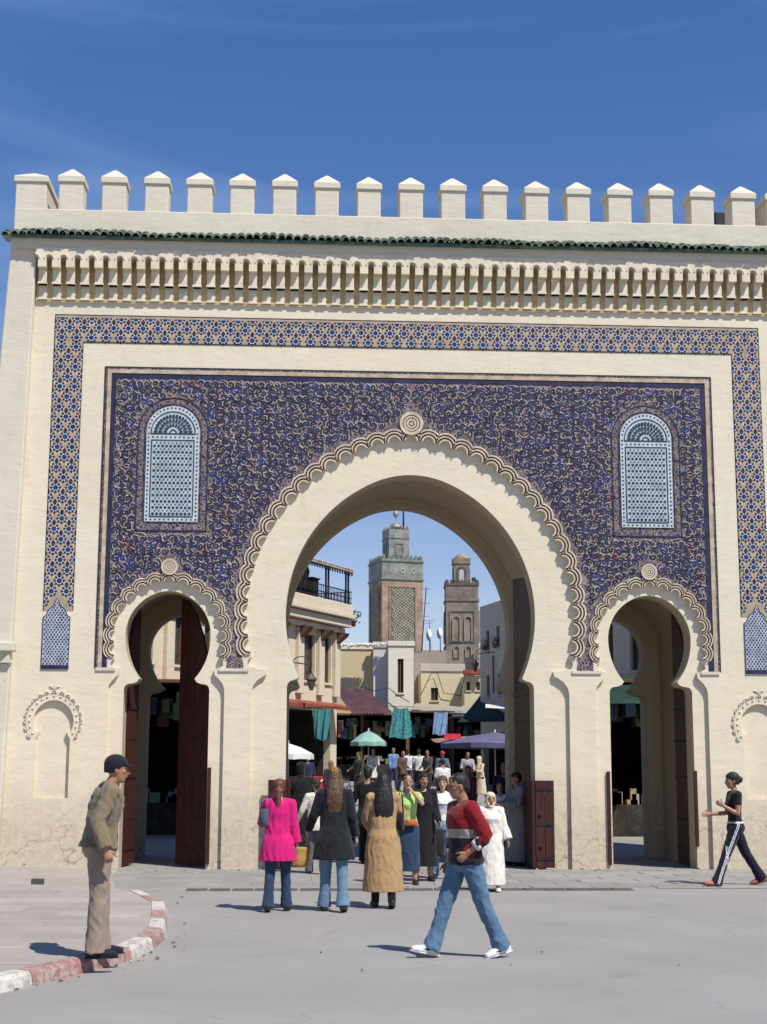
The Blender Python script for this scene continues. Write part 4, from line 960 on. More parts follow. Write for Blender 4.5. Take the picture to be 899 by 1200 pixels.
# dark open stalls under those roofs
def stall(px0, px1, pyt, Y, D_, label):
    a, c = at(px0, 850, Y), at(px1, 850, Y); z0, zt_ = zg(Y), at(px0, pyt, Y).z; t = tag(empty('market_stall', (a.x, Y, z0)), label, 'market stall', 'stalls across the street'); L_ = c.x-a.x; H_ = zt_-z0
    for x in (0, L_-.08): b = MB(); b.box(x, x+.08, 0, .08, 0, H_); b.build('post', M_WOOD, t)
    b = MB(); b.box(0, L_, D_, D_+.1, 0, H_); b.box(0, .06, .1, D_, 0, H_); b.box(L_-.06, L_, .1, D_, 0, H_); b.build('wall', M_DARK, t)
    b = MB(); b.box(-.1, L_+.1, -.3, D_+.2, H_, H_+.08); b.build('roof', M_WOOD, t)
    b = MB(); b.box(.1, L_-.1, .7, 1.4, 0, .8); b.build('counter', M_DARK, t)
    cols = [mat('goods_%d' % i, (.1, .1, .1)) for i in range(5)]
    b = MB()
    for i in range(40):
        x = random.uniform(.1, L_-.3); s_ = random.uniform(.12, .32); hz = random.uniform(.2, .7)
        if i % 2: b.box(x, x+s_, .75, .75+s_, .801, .801+hz*.6, random.randrange(5))
        else:
            z = H_-random.uniform(.1, .6); b.box(x, x+s_, .2+random.uniform(0, 1.2), .28+random.uniform(1.2, 1.5), z-hz, z, random.randrange(5))
    tag(b.build('goods', cols, t), kind='stuff')
stall(385, 425, 838, 42, 3.5, 'dark open stall under the corrugated maroon roof'); stall(425, 478, 838, 43, 4, 'dark open stall behind the green umbrella'); stall(478, 530, 835, 43.5, 4, 'dark open stall below the yellow house'); stall(530, 600, 842, 41.5, 4, 'dark open stall under the dark green awning')
stall(700, 790, 800, 8.5, 3.5, 'dark stall with green awning beyond the right side arch'); stall(125, 235, 800, 9, 3.0, 'dark stall beyond the left side arch')
sheet('green_awning', (at(690, 790, 8.6), at(790, 790, 8.6), at(790, 824, 7.6), at(690, 824, 7.6)), mat('green_tarp', (.012, .04, .03)), 'dark green shop awning seen through the right side arch', 'awning', sag=.05)
# ---- umbrellas
def umbrella(px, py_top, py_rim, Y, r, m, label, sides=8, tilt=0.0):
    top = at(px, py_top, Y); zr_ = at(px, py_rim, Y).z; z0 = zg(Y); t = tag(empty('market_umbrella', (top.x, Y, z0), .2), label, 'umbrella', 'market umbrellas'); H_ = top.z-z0; hr = zr_-z0
    b = MB(); vs = [(0, 0, H_)]; fs = []
    for k in range(sides):
        for rr_, zf in ((.5, .42), (1.0, 1.0)):
            a = 2*PI*k/sides; vs.append((r*rr_*math.cos(a), r*rr_*math.sin(a), H_+(hr-H_)*zf*(1 if rr_ == 1 else .9)))
        a = 2*PI*(k+.5)/sides; vs.append((r*.93*math.cos(a), r*.93*math.sin(a), hr+.03)); vs.append((r*.93*math.cos(a), r*.93*math.sin(a), hr-.12)); a = 2*PI*k/sides; vs.append((r*math.cos(a), r*math.sin(a), hr-.15))
    for k in range(sides):
        i = 1+k*5; j = 1+((k+1) % sides)*5
        fs += [(0, i, j), (i, i+1, i+2), (i, i+2, j), (j, i+2, j+1), (i+1, i+4, i+3, i+2), (i+2, i+3, j+4, j+1)]
    b.add(vs, fs); b.build('canopy', m, t)
    b = MB(); b.tube([(0, 0, 0), (0, 0, H_+.08)], .022, 6); b.build('pole', mat('umbrella_pole', (.5, .5, .5), .5, .1, 9, 0), t)
    for k in range(sides):
        a = 2*PI*k/sides; b = MB(); b.tube([(0, 0, H_-.03), (r*.97*math.cos(a), r*.97*math.sin(a), hr-.01)], .009, 4); b.build('rib', M_IRON, t)
umbrella(432, 856, 870, 30, .72, mat('pale_green_canvas', (.25, .42, .36), .8, .15, 4, .2), 'pale green market umbrella in the middle of the street')
umbrella(338, 871, 884, 15, .75, mat('white_canvas', (.7, .7, .72), .8, .1, 4, .2), 'white umbrella with blue lettering half hidden by the left jamb', 8)
umbrella(580, 858, 872, 18, 1.75, mat('violet_grey_canvas', (.13, .12, .21), .8, .2, 3, .3), 'large violet grey market canopy by the right jamb', 4)
sheet('red_cloth', (at(520, 860, 24), at(540, 860, 24), at(541, 866, 23), at(522, 866, 23)), mat('red_plastic', (.5, .02, .03), .5, .2, 4, .2), 'bright red cloth lying on the edge of the violet canopy', 'cloth', sag=.06)
sheet('orange_board', (at(505, 866, 25), at(560, 862, 25), at(556, 866, 23), at(512, 870, 23)), mat('faded_orange_cloth', (.3, .2, .14), .8, .3, 3, .3), 'faded flat canvas at the left of the violet canopy', 'canvas', sag=.05)
# ---- hung cloths
def woven(name, c1, c2, sc):
    m, t, b = nodes(name); v = wpos(t); vo = nd(t, 'TexVoronoi', i_Scale=sc); t.links.new(v, vo.inputs['Vector'])
    t.links.new(mixc(t, ramp(t, vo.outputs['Distance'], .25, .5), c1, c2), b.inputs['Base Color']); b.inputs['Roughness'].default_value = .9; return m
def hung(px_tl, py_t, px_tr, px_bl, py_b, px_br, Y, m, label, name='hanging_cloth', fold=.05):
    tl, tr_, bl, br = at(px_tl, py_t, Y), at(px_tr, py_t, Y), at(px_bl, py_b, Y), at(px_br, py_b, Y); b = MB(); nu, nv = 24, 14; vs = []
    for lay in (0, 1):
        for j in range(nv+1):
            for i in range(nu+1):
                u, v = i/nu, j/nv; p = tl.lerp(tr_, u).lerp(bl.lerp(br, u), v); dy = fold*(.3+v)*math.sin(u*14+v*2.5)+fold*.5*math.sin(u*31+v*6)
                vs.append(p+Vector((0, dy+lay*.012, .04*math.sin(u*9)*v-.10*math.sin(PI*u)*(1-v)*.5)))
    w = nu+1; n1 = w*(nv+1); fs = [(j*w+i, j*w+i+1, (j+1)*w+i+1, (j+1)*w+i) for j in range(nv) for i in range(nu)]
    fs += [tuple(k+n1 for k in reversed(f)) for f in fs]; b.add(vs, fs, 0, True); o = tag(b.build(name, m), label, 'cloth')
    b = MB(); b.tube([tl+Vector((-.3, .02, .03)), tr_+Vector((.3, .02, .03))], .012, 5); b.build('line', M_IRON, o)
hung(366, 830, 388, 369, 867, 386, 19.5, woven('teal_lace', (.03, .13, .14), (.05, .22, .22), 14), 'teal patterned cloth hanging at the left stall by the café')
hung(461, 829, 478, 456, 865, 487, 36, woven('teal_net', (.03, .11, .13), (.06, .26, .27), 9), 'teal patterned cloth hanging like a bell in mid street')
hung(509, 834, 525, 507, 861, 524, 38, mat('light_blue_cotton', (.24, .36, .58), .85, .2, 5, .3), 'light blue garment hanging below the yellow house')
p_ = at(203, 815, 16); hung(196, 800, 215, 197, 838, 213, 15, mat('crimson_cloth', (.16, .012, .03), .85, .3, 5, .3), 'dark crimson cloth hanging beyond the left side arch')
# ---- stepped red cart and bicycle by the café
b = MB(); t = tag(empty('red_cart', at(371, 912, 20)), 'small red market cart with white markings at the left of the street', 'cart'); t.location.z = zg(20)
b = MB(); b.box(-.35, .35, -.3, .3, .55, 1.05); b.build('box', mat('red_cart_paint', (.45, .03, .05), .5, .2, 6, .2), t, bevel=.02)
b = MB(); 
for s_ in (-1, 1): b.tube([(-.25, s_*.0-.31, .62), (.25*s_, -.31, .98)], .03, 5)
b.build('stripe', mat('white_paint', (.7, .7, .7)), t)
for s_ in (-1, 1):
    b = MB(); n = 20; b.tube([(.27*math.cos(2*PI*i/n), s_*.33, .28+.27*math.sin(2*PI*i/n)) for i in range(n+1)], .02, 5); [b.tube([(0, s_*.33, .28), (.27*math.cos(a), s_*.33, .28+.27*math.sin(a))], .006, 4) for a in [i*PI/4 for i in range(8)]]; b.build('wheel', M_IRON, t)
for s_ in (-1, 1): b = MB(); b.tube([(.3, s_*.25, .8), (.9, s_*.25, .95)], .018, 5); b.build('handle', M_WOOD, t)
t = tag(empty('bicycle', at(396, 915, 22), R(12)), 'dark bicycle leaning at the left side of the street', 'bicycle'); t.location.z = zg(22)
for x in (-.52, .52):
    b = MB(); n = 24; b.tube([(x+.33*math.cos(2*PI*i/n), 0, .34+.33*math.sin(2*PI*i/n)) for i in range(n+1)], .018, 5); [b.tube([(x, 0, .34), (x+.33*math.cos(a), 0, .34+.33*math.sin(a))], .004, 3) for a in [i*PI/8 for i in range(16)]]; b.build('wheel', M_IRON, t)
b = MB()
for a, c in (((-.52, 0, .34), (-.1, 0, .3)), ((-.1, 0, .3), (-.22, 0, .85)), ((-.52, 0, .34), (-.2, 0, .75)), ((-.2, 0, .75), (.36, 0, .80)), ((-.1, 0, .3), (.38, 0, .72)), ((.34, 0, .95), (.52, 0, .34))): b.tube([a, c], .018, 6)
b.build('frame', mat('bike_paint', (.03, .03, .05), .4, .2, 6, .1), t)
b = MB(); b.tube([(.3, -.26, 1.0), (.36, -.1, .97), (.34, 0, .95), (.36, .1, .97), (.3, .26, 1.0)], .014, 6); b.build('handlebar', M_IRON, t)
b = MB(); b.ball((-.24, 0, .88), (.13, .07, .035), 10, 6); b.build('saddle', M_IRON, t)

# ---- minarets
def minaret(px0, px1, Y, rz, z_base, label):
    a, c = at(px0, 800, Y), at(px1, 800, Y); w = (c.x-a.x); t = tag(empty('minaret', ((a.x+c.x)/2, Y, z_base), rz), label, 'minaret'); return t, w
M_GMIN = mat('green_tile_frieze', (.25, .255, .23), .6, .3, 1.2, .3, .02); M_BRK = mat('weathered_brick', (.36, .26, .195), .9, .3, .9, .4, .03); M_GPAN = mat('green_carved_panel', (.38, .35, .28), .8, .3, 1.5, .4, .03); M_GRS = mat('grey_stone', (.235, .20, .165), .9, .28, 1.0, .4, .03); M_GRN = mat('green_merlon', (.15, .195, .165), .5, .3, 2, .2)
Y1 = 118; zf = lambda py: at(465, py, Y1).z
t, w = minaret(436, 491, Y1, R(15), 0, 'tall square minaret with green tiled friezes and a lantern tower'); hw1 = w*.46
def bx(t, name, h, z0, z1, m, bev=.02, d=None): b = MB(); b.box(-h, h, -(d or h), (d or h), z0, z1); return b.build(name, m, t, bevel=bev)
bx(t, 'shaft', hw1, 0, zf(683), M_BRK); bx(t, 'frieze', hw1*1.008, zf(682.5), zf(659), M_GMIN); bx(t, 'string_course', hw1*1.05, zf(683), zf(681), M_GRN); bx(t, 'string_course', hw1*1.05, zf(662), zf(660), M_GRN)
for side in range(4):
    Mx = Matrix.Rotation(side*PI/2, 4, 'Z')
    b = MB(); b.prism(rect(-hw1*.66, hw1*.66, zf(775), zf(690)), -hw1-.12, -hw1-.01, 0, M=Mx, holes=[rect(-hw1*.60, hw1*.60, zf(774), zf(691))]); b.build('panel_frame', M_BRK, t)
    b = MB(); b.prism(rect(-hw1*.60, hw1*.60, zf(774), zf(691)), -hw1-.03, -hw1-.005, 0, M=Mx); pn = b.build('panel', mat('green_grey_recess', (.17, .165, .125), .9, .3, 2, .3), t)
    b = MB(); nx, nz_ = 6, 16; zz0, zz1 = zf(774), zf(691)
    for j in range(nz_):
        for i in range(nx):
            x = -hw1*.6+(i+(.5 if j % 2 else 0)+.25)*hw1*1.2/nx; z = zz0+(j+.5)*(zz1-zz0)/nz_; s_ = hw1*.11; h_ = (zz1-zz0)/nz_*.62
            if abs(x)+s_ > hw1*.62: continue
            b.prism([(x-s_, z), (x, z-h_), (x+s_, z), (x, z+h_)], -hw1-.08, -hw1-.02, 0, [[(x-s_*.55, z), (x, z-h_*.55), (x+s_*.55, z), (x, z+h_*.55)]], M=Mx)
    tag(b.build('lattice', M_GPAN, pn), kind='stuff')
    for k in range(3):
        b = MB(); ring(b, 0, 0, .15, .26, -.04, 0, 0, n=14)
        o = b.build('roundel', mat('pale_tile', (.34, .37, .31)), t); o.matrix_local = Mx @ Matrix.Translation((hw1*(k-1)*.52, -hw1*1.008-.005, zf(672)))
    for k in range(9):
        x = -hw1+(k+.5)*2*hw1/9; b = MB(); q = hw1*.085; z0 = zf(660); h_ = zf(653.5)-z0
        b.prism([(x-q, z0), (x+q, z0), (x+q, z0+h_*.35), (x+q*.6, z0+h_*.35), (x+q*.6, z0+h_*.7), (x, z0+h_), (x-q*.6, z0+h_*.7), (x-q*.6, z0+h_*.35), (x-q, z0+h_*.35)], -hw1*1.0, -hw1+.25, 0, M=Mx); b.build('merlon', M_GRN, t)
hl = hw1*.50; lx = -hw1*.12
bx(t, 'lantern_tower', hl, zf(660), zf(622), M_GMIN); bx(t, 'lantern_cornice', hl*1.06, zf(633), zf(632), M_GRN)
for side in range(4):
    Mx = Matrix.Rotation(side*PI/2, 4, 'Z'); b = MB(); b.prism(rect(-hl*.42, hl*.42, zf(653), zf(638)), -hl-.06, -hl-.002, 0, M=Mx, holes=[rect(-hl*.3, hl*.3, zf(652), zf(639.5))]); b.build('blind_window', M_GRN, t)
    for k in range(6):
        x = -hl+(k+.5)*2*hl/6; b = MB(); q = hl*.11; b.prism([(x-q, zf(622)), (x+q, zf(622)), (x, zf(618))], -hl*1.02, -hl+.2, 0, M=Mx); b.build('merlon', M_GRN, t)
b = MB(); b.lathe([(hl*.8, 0), (hl*.6, .35), (hl*.25, .6), (.05, .7), (.05, 1.1), (.22, 1.3), (.30, 1.5), (.22, 1.7), (.05, 1.9), (.05, 2.2), (.14, 2.35), (.05, 2.5), (.03, 3.0)], (0, 0, zf(620)), 12); b.build('finial', mat('dull_brass', (.34, .30, .24), .5, .2, 3, .1, metal=.4), t)
b = MB(); b.tube([(hl*.7, -.2, zf(622)), (hl*.7, -.2, zf(590))], .09, 6); b.build('flagpole', M_IRON, t)
Y2 = 104; zf2 = lambda py: at(541, py, Y2).z
t, w = minaret(521.8, 560.5, Y2, R(-3), 0, 'slim grey brown minaret with a small domed lantern'); h2 = w*.49
bx(t, 'shaft', h2, 0, zf2(706), M_GRS); bx(t, 'belt', h2*1.06, zf2(706.5), zf2(703.5), M_GRS); bx(t, 'frieze', h2*1.0, zf2(703.5), zf2(688), M_GRS); bx(t, 'cornice', h2*1.05, zf2(688.3), zf2(685.5), mat('dark_stone', (.13, .11, .09), .9, .3, 2, .3))
for side in range(4):
    Mx = Matrix.Rotation(side*PI/2, 4, 'Z')
    for k in range(9): x = -h2+(k+.5)*2*h2/9; b = MB(); q = h2*.08; b.prism([(x-q, zf2(685.5)), (x+q, zf2(685.5)), (x+q*.8, zf2(682.5)), (x, zf2(681.5)), (x-q*.8, zf2(682.5))], -h2*1.03, -h2+.2, 0, M=Mx); b.build('merlon', mat('dark_stone', (.1, .1, .1)), t)
    b = MB(); b.prism(rect(-h2*.78, h2*.78, zf2(754), zf2(717)), -h2-.10, -h2-.003, 0, M=Mx, holes=[rect(-h2*.70, h2*.70, zf2(753), zf2(718.5))]); b.build('panel_frame', M_GRS, t)
    for s_ in (-1, 1):
        for py0, py1, rr_ in ((753, 728, .26), (772, 762, .2)):
            P = mirror([(h2*rr_, zf2(py0))]+[(h2*rr_*math.cos(a), zf2(py1)+h2*rr_*math.sin(a)) for a in [i*PI/2/8 for i in range(9)]], s_*h2*.36); Q = mirror([(h2*rr_*.7, zf2(py0)+.01)]+[(h2*rr_*.7*math.cos(a), zf2(py1)+h2*rr_*.7*math.sin(a)) for a in [i*PI/2/8 for i in range(9)]], s_*h2*.36)
            b = MB(); b.prism(P, -h2-.13, -h2-.002, 0, M=Mx, holes=[Q]); b.build('blind_arch', mat('pale_stone', (.3, .26, .2), .9, .2, 2, .3), t)
bx(t, 'lantern_tower', h2*.50, zf2(686), zf2(660), M_GRS); bx(t, 'lantern_cornice', h2*.56, zf2(662), zf2(655.5), M_GRS)
for side in range(4):
    Mx = Matrix.Rotation(side*PI/2, 4, 'Z'); P = mirror([(h2*.16, zf2(682))]+[(h2*.16*math.cos(a), zf2(672)+h2*.2*math.sin(a)) for a in [i*PI/2/6 for i in range(7)]])
    b = MB(); b.prism(P, -h2*.5-.04, -h2*.5-.002, 0, M=Mx); b.build('lantern_window', mat('pale_light', (.45, .45, .44)), t)
    b = MB(); b.prism(mirror([(h2*.28, zf2(684)), (h2*.28, zf2(667)), (0, zf2(665))]), -h2*.5-.06, -h2*.5-.001, 0, M=Mx, holes=[mirror([(h2*.2, zf2(683.5)), (h2*.2, zf2(669)), (0, zf2(667))])]); b.build('window_frame', mat('dark_stone', (.1, .1, .1)), t)
b = MB(); r_ = h2*.42; b.lathe([(r_*math.cos(a), r_*.85*math.sin(a)) for a in [i*PI/2/8 for i in range(9)]], (0, 0, zf2(655.5)), 16); b.build('dome', mat('tan_dome', (.36, .26, .17), .9, .2, 2, .3), t)
b = MB(); p_ = at(554.5, 680, Y2-1.0); b.tube([(p_.x, p_.y, p_.z), (p_.x, p_.y-.5, p_.z)], [.08, .22], 12); tag(b.build('loudspeaker', M_IRON), 'black loudspeaker horn on top of the slim minaret', 'loudspeaker')
# ---- roof clutter: dishes, mast
for k, (px, py) in enumerate(((503.5, 745), (516, 743))):
    p_ = at(px, py, 64); t = tag(empty('satellite_dish', (p_.x, 64, at(px, 764, 64).z)), ['white satellite dish nearer the antenna mast', 'white satellite dish nearer the slim minaret'][k], 'satellite dish', 'rooftop dishes'); h_ = p_.z-t.location.z
    b = MB(); b.tube([(0, 0, 0), (0, 0, h_)], .03, 5); b.build('pole', M_IRON, t)
    b = MB(); Mx = Matrix.Rotation(R(70), 3, 'X') @ Matrix.Rotation(R(-35), 3, 'Y'); rs = []
    for r, z in ((.05, 0), (.16, .02), (.28, .07), (.36, .11)): rs.append((Vector((0, -.1, h_))+Mx @ Vector((0, 0, z)), r*.55, r*1.1, Mx @ Vector((1, 0, 0)), Mx @ Vector((0, 1, 0))))
    b.rings(rs, 16); b.build('dish', mat('dish_white', (.75, .75, .75), .5, .1, 5, 0), t)
    b = MB(); b.tube([Vector((0, -.1, h_))+Mx @ Vector((0, -.3, .1)), Vector((0, -.1, h_))+Mx @ Vector((0, 0, .4))], .015, 4); b.build('feed_arm', M_IRON, t)
a, c = at(494, 764, 64), at(499.5, 688, 64); b = MB(); b.tube([a, c], .035, 5)
for f in (.55, .75, .97): p_ = a.lerp(c, f); b.tube([p_-Vector((.3, 0, 0)), p_+Vector((.3, 0, 0))], .012, 4)
tag(b.build('antenna_mast', M_IRON), 'thin leaning antenna mast between the two minarets', 'antenna')
a, c = at(505, 762, 64), at(503, 728, 64); b = MB(); b.tube([a, c], .02, 5); b.tube([c+Vector((-.35, 0, 0)), c+Vector((.35, 0, .1))], .012, 4); b.tube([c+Vector((-.25, 0, -.15)), c+Vector((.25, 0, -.08))], .012, 4); tag(b.build('television_aerial', M_IRON), 'short television aerial behind the white dishes', 'antenna')
# wires along the house fronts
for k, P in enumerate((((395, 806), (410, 809), (425, 805), (440, 810), (455, 806), (466, 815), (480, 823)), ((493, 815), (505, 790), (512, 787), (520, 812), (543, 816)), ((540, 815), (545, 790), (563, 784)))):
    b = MB(); b.tube([at(x, y, 48.3 if k == 0 else (52.8 if k == 1 else 51.2)) for x, y in P], .02, 4); tag(b.build('cable', M_IRON), ['loose cable along the ochre and white house fronts', 'slack cable looped over the yellow house front', 'cable climbing the little yellow house'][k], 'cable')

# ================================================================ people
JOBS = []        # (temporary object, final name, materials, parent, wrinkle, zones)
def skinmat(name, c):
    if name in MATS: return MATS[name]
    m, t, b = nodes(name); v = wpos(t, obj=True); n = noise(t, v, 9, 3)
    t.links.new(mixc(t, ramp(t, n, .3, .7), tuple(x*.86 for x in c), c), b.inputs['Base Color']); b.inputs['Roughness'].default_value = .5; MATS[name] = m; return m
SK1 = skinmat('olive_skin', (.42, .235, .145)); SK2 = skinmat('tan_skin', (.34, .175, .10)); SK3 = skinmat('light_skin', (.52, .32, .22))
def cloth(name, c, var=.16, sc=7, bmp=.3): return mat('cloth_'+name, c, .88, var, sc, bmp, .004, obj=True, spec=.15, sheen=.15)
def hairm(name, c): return mat('hair_'+name, c, .6, .35, 3, .5, .004, obj=True, stretch=(9, 9, .7), spec=.45)
HB = hairm('black', (.012, .010, .010)); HBR = hairm('brown', (.10, .055, .03)); HDB = hairm('dark_brown', (.045, .026, .017)); HAU = hairm('auburn', (.14, .05, .025)); HG = hairm('cropped', (.011, .010, .010))
SHB = mat('black_shoe', (.015, .014, .014), .4, .2, 9, .1, spec=.4); SHW = mat('white_shoe', (.68, .68, .66), .5, .1, 9, .2); SOLE = mat('dark_sole', (.02, .02, .02), .8)
DENIM = cloth('denim', (.085, .155, .245), .13, 4); DENIML = cloth('light_denim', (.12, .20, .29), .15, 3); DENIMD = cloth('dark_denim', (.025, .05, .095), .15, 4)

def rot(v, axis, a): return Matrix.Rotation(a, 3, axis) @ v
class Fig:
    """skeleton of a posed figure in its own frame: +Y forward, +X its right, Z up, feet on z = 0"""
    def __init__(s, H=1.75, female=False, lean=0, twist=0, hyaw=0, hpitch=0, legs=None, arms=None, girth=1.0, stoop=0, side=0):
        k = H/1.75; s.k = k; s.H = H; s.female = female; s.g = girth
        legs = legs or {}; arms = arms or {}
        s.pel = Vector((0, 0, .95)); TR = Matrix.Rotation(R(-lean), 3, 'X') @ Matrix.Rotation(R(side), 3, 'Y') @ Matrix.Rotation(R(twist), 3, 'Z'); s.TR = TR
        s.up = lambda p: s.pel+TR @ (Vector(p)-s.pel)
        stoopv = Vector((0, .12*stoop, -.03*stoop))
        s.sh = {}; s.el = {}; s.wr = {}; s.hip = {}; s.kn = {}; s.an = {}; s.toe = {}; s.heel = {}; s.hd = {}; s.pn = {}
        sw = .165 if female else .188
        for n, sd in (('L', -1), ('R', 1)):
            fx, ab, eb, ro = arms.get(n, (4, 8, 12, 0)); S0 = s.up((sd*sw, -.005, 1.425))+TR @ (stoopv*.7)
            f, a = R(fx), R(ab); d = Vector((sd*math.sin(a)*math.cos(f), math.sin(f), -math.cos(a)*math.cos(f))); d = TR @ d
            ax = TR @ Vector((1, 0, 0)); ax = (ax-d*ax.dot(d)).normalized(); ax = rot(ax, d, R(ro)*-sd)
            fd = rot(d, ax, R(eb)); s.sh[n] = S0; s.el[n] = S0+d*.285; s.wr[n] = s.el[n]+fd*.245; s.hd[n] = fd; s.pn[n] = ax
            hf, kb, la = legs.get(n, (0, 2, 2))[:3]; fp = legs.get(n, (0, 0, 0, 0))[3] if len(legs.get(n, (0, 0, 0))) > 3 else 0
            f, a = R(hf), R(la); d = Vector((sd*math.sin(a)*math.cos(f), math.sin(f), -math.cos(a)*math.cos(f))); h = s.pel+Vector((sd*.088, 0, -.03)); kn = h+d*.43
            d2 = rot(d, Vector((1, 0, 0)), -R(kb)); an = kn+d2*.415; fd_ = rot(rot(Vector((sd*.10, 1, 0)).normalized(), Vector((1, 0, 0)), 0), Vector((1, 0, 0)), R(fp))
            s.hip[n] = h; s.kn[n] = kn; s.an[n] = an; fdn = rot(fd_, Vector((1, 0, 0)), 0); dn = rot(Vector((0, 0, -1)), Vector((1, 0, 0)), R(fp))
            s.heel[n] = an-fdn*.06+dn*.075; s.toe[n] = an+fdn*.185+dn*.075; s.fdn = getattr(s, 'fdn', {}); s.fdn[n] = (fdn, dn)
        s.nb = s.up((0, -.015, 1.475))+TR @ stoopv; s.hm = TR @ (Matrix.Rotation(R(hyaw), 3, 'Z') @ Matrix.Rotation(R(-hpitch), 3, 'X')); s.hc = s.nb+TR @ Vector((0, .035, .055))+TR @ (stoopv*.6)   # head base (chin level)
        s.stv = TR @ stoopv
        lo = min(min(s.heel[n].z, s.toe[n].z) for n in 'LR'); s.dz = -lo-.0
        for D in (s.sh, s.el, s.wr, s.hip, s.kn, s.an, s.toe, s.heel):
            for n in D: D[n] = (D[n]+Vector((0, 0, s.dz)))*k
        s.pel0 = s.pel.copy(); up0 = s.up; s.upz = lambda p: (up0(p)+Vector((0, 0, s.dz)))*k
        s.nb = (s.nb+Vector((0, 0, s.dz)))*k; s.hc = (s.hc+Vector((0, 0, s.dz)))*k
    def head_pt(s, p): return s.hc+(s.hm @ Vector(p))*s.k
    def top_z(s): return s.head_pt((0, -.004, .235)).z

def torso_rings(F, pad, z0, z1=1.47, shape=None):
    k = F.k; fem = F.female; g = F.g
    base = [(.84, .150, .095, 0), (.93, .170, .118, -.012), (1.02, .155, .108, -.004), (1.10, .140, .102, .0), (1.20, .150, .108, .0), (1.30, .165, .114, .004), (1.38, .165, .105, 0), (1.43, .150, .085, -.008), (1.475, .085, .065, -.012)] if not fem else \
           [(.84, .155, .10, 0), (.93, .175, .125, -.012), (1.02, .150, .105, -.004), (1.10, .125, .092, .0), (1.20, .135, .104, .008), (1.29, .145, .125, .018), (1.36, .145, .105, .006), (1.43, .128, .078, -.008), (1.475, .07, .055, -.012)]
    out = []
    zs = [b[0] for b in base]
    for z in [z0]+[q for q in zs if z0+.01 < q < z1-.01]+[z1]:
        vals = [np.interp(z, zs, [b[i] for b in base]) for i in (1, 2, 3)]
        stp = max(0, (z-1.05)/.42); c = F.upz((0, vals[2], z))+F.stv*(stp**1.5)*k
        out.append((c, (vals[0]*g+pad)*k, (vals[1]*g+pad)*k, F.TR @ Vector((1, 0, 0)), F.TR @ Vector((0, 1, 0))))
    return out
def limb(mb, P, rad, n=12):
    """tapered limb through the joints with extra rings so that it bends softly"""
    pts = []; rr = []
    for i in range(len(P)-1):
        for q in range(4):
            f = q/4; pts.append(P[i].lerp(P[i+1], f)); rr.append(rad[i]+(rad[i+1]-rad[i])*f)
    pts.append(P[-1]); rr.append(rad[-1]); mb.tube(pts, rr, n)
def add_hand(mb, F, n, curl=.5, fine=True, spread=.0):
    k = F.k; d = F.hd[n].normalized(); ax = F.pn[n]; sd = -1 if n == 'L' else 1; w = F.wr[n]
    knl = rot(ax, d, -sd*R(75))      # knuckle line: palm towards the thigh, thumb to the front
    flx = lambda v, a: rot(v, knl, a)
    mb.tube([w-d*.02*k, w+d*.03*k, w+d*.075*k, w+d*.095*k], [(.026*k, .020*k), (.036*k, .018*k), (.040*k, .016*k), (.034*k, .012*k)], 10, flat=knl)
    if not fine:
        mb.tube([w+d*.08*k, w+d*.12*k+flx(d, curl)*.02*k, w+d*.13*k+flx(d, curl*2)*.03*k], [(.034*k, .012*k), (.03*k, .012*k), (.02*k, .01*k)], 8, flat=knl); return
    for i, (off, L_) in enumerate(((-.029, .072), (-.010, .082), (.010, .077), (.028, .060))):
        p = w+(d*.088+knl*off*1.0)*k; v = d; P = [p-d*.015*k, p]; 
        for q, fr in enumerate((.42, .32, .26)):
            v = flx(v, R(58)*curl*(.8 if q == 0 else 1.05)); p = p+v*L_*fr*k; P.append(p)
        mb.tube(P, [.0095*k, .0095*k, .009*k, .0085*k, .0065*k], 7)
    tb = w+(d*.03+knl*.03*sd)*k; v = (d*.7+knl*.65*sd+flx(d, R(90))*.25).normalized(); p1 = tb+v*.038*k; v2 = flx((d*.9+knl*.25*sd).normalized(), R(30)*curl); p2 = p1+v2*.03*k; p3 = p2+flx(v2, R(25)*curl)*.022*k
    mb.tube([tb-v*.012*k, p1, p2, p3], [.013*k, .0115*k, .0105*k, .0075*k], 7)
